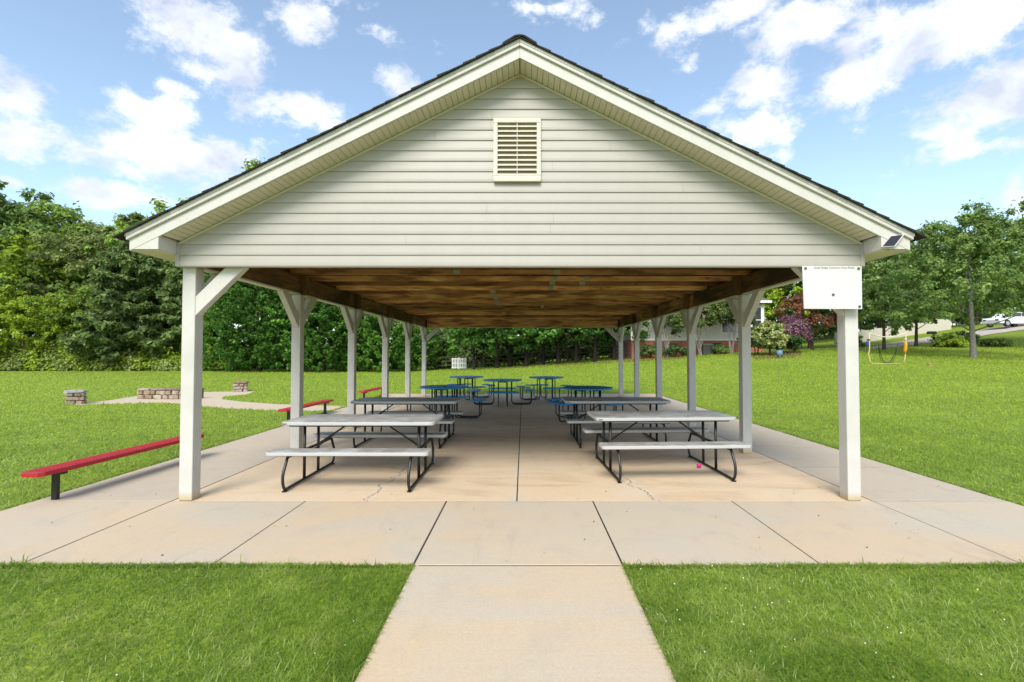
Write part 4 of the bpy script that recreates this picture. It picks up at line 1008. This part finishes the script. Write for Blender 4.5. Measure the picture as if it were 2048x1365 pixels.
# street / drive
ROAD = simple('pale_drive_concrete', (.46,.41,.35), .9, 0, .2, 2, .2)
def ribbon(name, pl, w_, mat, z=.02):
    v = []; f = []
    n = len(pl)
    for i, (x, y) in enumerate(pl):
        a = Vector(pl[min(i+1, n-1)])-Vector(pl[max(i-1, 0)]); a.normalize(); nx, ny = -a.y, a.x
        for k in range(9):
            t = (k/8-.5)*w_; X, Y_ = x+nx*t, y+ny*t; v.append((X, Y_, hgt(X, Y_)+z))
    for i in range(n-1):
        for k in range(8): f.append((i*9+k, i*9+k+1, (i+1)*9+k+1, (i+1)*9+k))
    me = bpy.data.meshes.new(name); me.from_pydata(v, [], f); me.materials.append(mat); o = bpy.data.objects.new(name, me); C.objects.link(o); return tag(o, kind='structure')
def pl_(pts, n=30):
    out_ = []
    for i in range(len(pts)-1):
        for k in range(n): t = k/n; out_.append((pts[i][0]*(1-t)+pts[i+1][0]*t, pts[i][1]*(1-t)+pts[i+1][1]*t))
    return out_+[pts[-1]]
ribbon('drive', pl_([(18.5, 41), (24, 41.0), (30, 42.5), (36, 46)], 12), 2.6, ROAD)
ribbon('street', pl_([(36, 46), (44, 49), (54, 50), (80, 51)], 12), 5.5, ROAD, .03)
# mailbox
mbx = empty('mailbox', (atx(1868, 40), 40, hgt(atx(1868, 40), 40))); tag(mbx, 'black mailbox on a post beside the round green shrubs', 'mailbox')
MB().box(-.06, .06, -.06, .06, 0, 1.25).build('mail_post', BLACK, mbx); m_ = MB().prism([(-.5,1.05),(.18,1.05),(.18,1.2),(.10,1.28),(-.42,1.28),(-.5,1.2)], 'y', -.12, .12).build('mail_box', BLACK, mbx, .02, 2)
for px, Yq, rx, h, mt, lb, sd in ((1892, 39.5, 1.05, 1.05, LF_MID, 'round bright green shrub right of the mailbox', 1.1), (1925, 41, 1.0, 1.0, LF_DRK, 'round dark green shrub behind the large maple trunk', 2.5), (1912, 38.5, .7, .55, LF_YEL, 'small lime green plant below the round shrubs', 3.5), (1700, 44, 1.0, 1.2, LF_MID, 'round green shrub beside the red brown maple', 4.5), (1990, 38.0, .9, .5, LF_DRK, 'low dark planting by the drive right of the large maple trunk', 6.6)):
    shrub('round_shrub', atx(px, Yq), Yq, rx, h, mt, lb, 'shrub', sd, nc=45, per=60, base=.05)

# parked white car (pickup-like body, side on)
car = empty('parked_car', (atx(2022, 50), 50, hgt(atx(2022, 50), 50)+.05), R(6)); tag(car, 'white parked car on the street at the right picture edge', 'car')
CARW = simple('white_car_paint', (.75,.76,.78), .2, 0, .03, 3, 0, .6); TYRE = simple('tyre_rubber', (.02,.02,.02), .8); RIM = simple('alloy_rim', (.5,.5,.52), .3, .8)
side = [(-2.25,.35),(-2.30,.72),(-2.1,.90),(-1.2,1.0),(-.55,1.45),(.9,1.48),(1.55,1.02),(2.25,.95),(2.3,.45),(2.2,.30),(1.75,.30),(1.7,.55),(1.5,.68),(1.3,.68),(1.1,.55),(1.05,.30),(-1.05,.30),(-1.1,.55),(-1.3,.68),(-1.5,.68),(-1.7,.55),(-1.75,.30)]
MB().prism([(a, b) for a, b in side], 'y', -.88, .88).build('body', CARW, car, .06, 3)
MB().prism([(-1.05,1.03),(-.5,1.40),(.15,1.42),(.15,1.03)], 'y', -.893, .893).build('side_window', GLASS, car); MB().prism([(.22,1.03),(.22,1.42),(.85,1.42),(1.35,1.05)], 'y', -.893, .893).build('side_window', GLASS, car)
for x in (-1.4, 1.4):
    for y in (-.80, .80):
        wv = MB(); wv.tube([(x, y-.11, .33), (x, y+.11, .33)], .33, 22); w3 = wv.build('wheel', TYRE, car)
        MB().tube([(x, y-.125, .33), (x, y+.125, .33)], .20, 16).build('rim', RIM, w3)
MB().box(-2.31, -2.22, -.75, -.45, .62, .76).build('headlight', GLASS, car, .02, 1); MB().box(-2.31, -2.22, .45, .75, .62, .76).build('headlight', GLASS, car, .02, 1)

# toy goal: yellow frame, sagging top tape, black net
YEL = simple('faded_yellow_pole', (.60,.46,.22), .5); ORG = simple('orange_cover', (.62,.28,.02), .6); BLU = simple('blue_cloth', (.03,.06,.25), .7); TAPE = simple('cream_tape', (.62,.56,.44), .7)
gx0, gx1, GY = atx(1739, 26), atx(1812, 26), 26.0; gz = hgt((gx0+gx1)/2, GY)
go = empty('sports_goal', (gx0, GY, gz)); tag(go, 'toy goal with cream top tape, orange padded pole and a black net', 'goal')
gw = gx1-gx0
MB().tube([(0,0,1.66),(0,0,.8),(-.06,0,.55),(0,-.02,.18),(.02,-.05,.02)], .028, 8).build('pole', YEL, go)
MB().tube([(gw,0,1.70),(gw,0,.85),(gw-.07,0,.3),(gw-.16,0,.03)], .028, 8).build('pole', YEL, go)
MB().tube([(gw-.01,0,1.22),(gw-.01,0,1.0),(gw-.04,0,.75),(gw-.07,0,.55)], [.05,.075,.085,.045], 10).build('pole_cover', ORG, go)
MB().tube([(gw-.01,0,1.36),(gw-.01,0,1.26)], .05, 8).build('pole_collar', TAPE, go)
MB().tube([(gw*t, 0, 1.66-.22*math.sin(math.pi*t)) for t in np.linspace(0, 1, 11)], .026, 6).build('top_tape', TAPE, go)
MB().tube([(0,-.02,.03),(.25,-.05,.0),(gw-.2,0,.03)], .022, 6).build('ground_bar', YEL, go)
MB().box(-.17, -.04, -.05, .05, 1.0, 1.22).build('cloth', BLU, go, .02, 1); MB().box(-.12, .03, -.04, .04, 1.25, 1.33).build('clamp', BLACK, go, .01, 1)
nt2 = MB(); a_, b_ = gw*.24, gw*.78; m_ = 8
for k in range(9):
    t = k/8
    zt = 1.05*(abs(2*t-1)**2.2); x = a_+(b_-a_)*t
    for q in range(3): pass
for off, dep in ((0, 0), (.10, .25)):
    nt2.tube([(a_+(b_-a_)*t, dep*math.sin(math.pi*t), .03+1.08*abs(2*t-1)**3+off*.1) for t in np.linspace(0, 1, 15)], .014, 5)
for k in range(14):
    t = .12+.76*k/13; x = a_+(b_-a_)*t; zt = .03+1.08*abs(2*t-1)**3
    nt2.tube([(x, 0, max(.02, zt)), (x, .25*math.sin(math.pi*t), max(.03, zt+.12))], .004, 3)
nt2.build('net', BLACK, go)
tb = MB(); tb.tube([(-.28,0,.09),(-.2,0,.05),(-.05,0,.03),(.25,0,.03)], .045, 7); RT_ = simple('faded_red_plastic', (.38,.15,.11), .6)
o = tb.build('plastic_bat', RT_); xx = atx(1864, 25.5); o.location = (xx, 25.5, hgt(xx, 25.5)-.02); tag(o, 'faded red curved plastic toy lying on the grass right of the goal', 'toy')

# ---------------------------------------------------------------- grass blades (one uncountable mass)
def inpoly(x, y, poly):
    c = np.zeros(len(x), bool); n = len(poly)
    for i in range(n):
        x1, y1 = poly[i]; x2, y2 = poly[(i+1) % n]
        if y1 == y2: continue
        k = ((y1 > y) != (y2 > y)) & (x < (x2-x1)*(y-y1)/(y2-y1)+x1); c ^= k
    return c
def vh(x, y):
    s = lambda t, a, b: (lambda q: q*q*(3-2*q))(np.clip((t-a)/(b-a), 0, 1))
    return 1.9*s(x, -12, 24)*s(y, 8, 42)*np.maximum(s(x, 5.2, 15), s(y, 18.8, 32))+4.2*s(x, 25, 72)*s(y, 28, 50)
def grass_pts(n, rmin, rmax, amin, amax):
    r = rmin*(rmax/rmin)**rng.random(n); a = rng.uniform(amin, amax, n); x = r*np.sin(a); y = r*np.cos(a)
    k = ~((x > -5.165) & (x < 5.105) & (y > 3.60) & (y < 18.73)) & ~((x > -.815) & (x < .74) & (y < 3.61)) & (y > 1.2)
    x, y = x[k], y[k]
    k = ~inpoly(x, y, PATHL) & ~((np.abs(x+13.72) < .4) & (np.abs(y-15.05) < .4))
    return x[k], y[k]
def bladefaces(me, m):
    # each blade: a lower quad and a tip triangle, so that a bent blade stays thin
    i = np.arange(m, dtype=np.int32)[:, None]*5; vi = (i+np.array([0,1,2,4, 4,2,3], dtype=np.int32)).ravel()
    me.loops.add(7*m); me.loops.foreach_set('vertex_index', vi); me.polygons.add(2*m)
    me.polygons.foreach_set('loop_start', (np.arange(m, dtype=np.int32)[:, None]*7+np.array([0, 4], dtype=np.int32)).ravel())
def blades(name, n, rmin, rmax, amin, amax, mat, hs=1.0):
    x, y = grass_pts(n, rmin, rmax, amin, amax)
    # ragged fringe along the concrete edges
    e = 9000; fx_ = rng.uniform(-6, 6, e); fx_ = fx_[(fx_ < -.83) | (fx_ > .75)]; wy = rng.uniform(1.8, 3.6, 4500); sd_ = rng.random(4500) < .5; ly_ = rng.uniform(3.7, 18.5, 9000); sd2 = rng.random(9000) < .5
    x = np.concatenate([x, fx_, np.where(sd_, -.812-rng.random(4500)*.02, .737+rng.random(4500)*.02), np.where(sd2, -5.163-rng.random(9000)*.04, 5.103+rng.random(9000)*.04)])
    y = np.concatenate([y, 3.598-rng.random(len(fx_))*.02, wy, ly_])
    m = len(x); d = np.hypot(x, y)
    z = vh(x, y)-.022
    hn = .5+.5*np.sin(x*2.1+np.sin(y*1.7)*1.3)*np.sin(y*2.6+np.sin(x*1.1))
    h = (.026+.020*rng.random(m)+.022*hn*rng.random(m))*hs*(1+np.clip((d-4)/14, 0, 1)*.5); tall = rng.random(m) < .012; h[tall] *= 2.1
    wd = (.0038+.0026*rng.random(m))*np.maximum(1, d/3.0)**.95
    th = rng.random(m)*6.283; ux, uy = np.cos(th), np.sin(th); lean = rng.random(m)**.6*1.5; lt = rng.random(m)*6.283
    lx, ly = np.cos(lt)*lean*h, np.sin(lt)*lean*h
    b = np.stack([x, y, z], 1); U = np.stack([ux, uy, 0*ux], 1)*(wd/2)[:, None]
    mid = b+np.stack([lx*.35, ly*.35, h*.62], 1); tip = b+np.stack([lx, ly, h*(1-.33*lean)], 1)
    P = np.stack([b-U, b+U, mid+U*.85, tip, mid-U*.85], 1).reshape(-1, 3)
    me = bpy.data.meshes.new(name); me.vertices.add(5*m); me.vertices.foreach_set('co', P.astype(np.float32).ravel())
    bladefaces(me, m)
    me.materials.append(mat); me.update(calc_edges=True); me.validate()
    o = bpy.data.objects.new(name, me); C.objects.link(o); return o
tag(blades('grass', 650000, 2.0, 60, -1.12, 1.12, GRASS), 'short green grass blades covering the lawn', 'grass', None, 'stuff')
# longer pale blades, flat weed leaves, bits of litter
def long_blades(n):
    x, y = grass_pts(n, 2.0, 7, -1.1, 1.1); k = (np.sin(x*1.9+.4)*np.cos(y*2.3+x)+rng.normal(size=len(x))*.5 > .2); x, y = x[k], y[k]; m = len(x)
    th = rng.random(m)*6.283; ln = rng.uniform(.025, .075, m); hh = ln*rng.uniform(.3, .9, m); z = vh(x, y)-.02
    dx, dy = np.cos(th)*ln, np.sin(th)*ln; w2 = .0014+.0008*rng.random(m); ux, uy = -np.sin(th)*w2, np.cos(th)*w2
    P = np.stack([np.stack([x-ux, y-uy, z], 1), np.stack([x+ux, y+uy, z], 1), np.stack([x+dx*.5+ux, y+dy*.5+uy, z+hh*.62], 1), np.stack([x+dx, y+dy, z+hh], 1), np.stack([x+dx*.5-ux, y+dy*.5-uy, z+hh*.62], 1)], 1).reshape(-1, 3)
    me = bpy.data.meshes.new('long_grass'); me.vertices.add(5*m); me.vertices.foreach_set('co', P.astype(np.float32).ravel())
    bladefaces(me, m)
    me.materials.append(PALEG); me.update(calc_edges=True); me.validate(); o = bpy.data.objects.new('long_grass', me); C.objects.link(o); return o
PALEG = leaf('pale_grass', (.24,.36,.06), (.38,.50,.15), (.60,.66,.34), .5, .6, .6)
tag(long_blades(60000), 'longer pale grass blades standing in the near lawn', 'grass', None, 'stuff')
x, y = grass_pts(60000, 2.0, 11, -1.1, 1.1); k = (np.sin(x*1.3+2)*np.sin(y*1.9+x*.6) > .35); x, y = x[k], y[k]
o = bpy.data.objects.new('clover_leaves', leafmesh('clover_leaves', np.stack([x, y, vh(x, y)+.008+.012*rng.random(len(x))], 1), np.tile([0,0,1.], (len(x), 1))+rng.normal(size=(len(x),3))*.35, rng.uniform(.010,.018,len(x)), GRASS, 1.0)); C.objects.link(o); tag(o, 'low clover leaves in patches of the near lawn', 'clover', None, 'stuff')
nx_ = 110; x = rng.uniform(-5.1, 5.05, nx_); y = np.where(rng.random(nx_) < .6, rng.uniform(3.65, 6, nx_), rng.uniform(4, 18, nx_))
o = bpy.data.objects.new('litter', leafmesh('litter', np.stack([x, y, np.full(nx_, .006)], 1), np.tile([0,0,1.], (nx_, 1))+rng.normal(size=(nx_,3))*.3, rng.uniform(.005,.014,nx_), SOIL, 1.6)); C.objects.link(o); tag(o, 'tiny dark leaf bits lying on the concrete', 'litter', None, 'stuff')
# clover flowers
x, y = grass_pts(1100, 2.6, 24, -1.05, 1.05)
k = (np.sin(x*.9+1)*np.sin(y*.7) > .1) | (rng.random(len(x)) < .12); x, y = x[k], y[k]
sz = .007+.0007*np.hypot(x, y)
pos = np.stack([x, y, vh(x, y)+.006+.004*rng.random(len(x))], 1)
o = bpy.data.objects.new('clover', leafmesh('clover', pos, np.tile([0,-.5,.8], (len(x), 1))+rng.normal(size=(len(x),3))*.3, sz, CLOVER, 1.0)); C.objects.link(o); tag(o, 'tiny white clover flowers scattered through the lawn', 'clover', None, 'stuff')
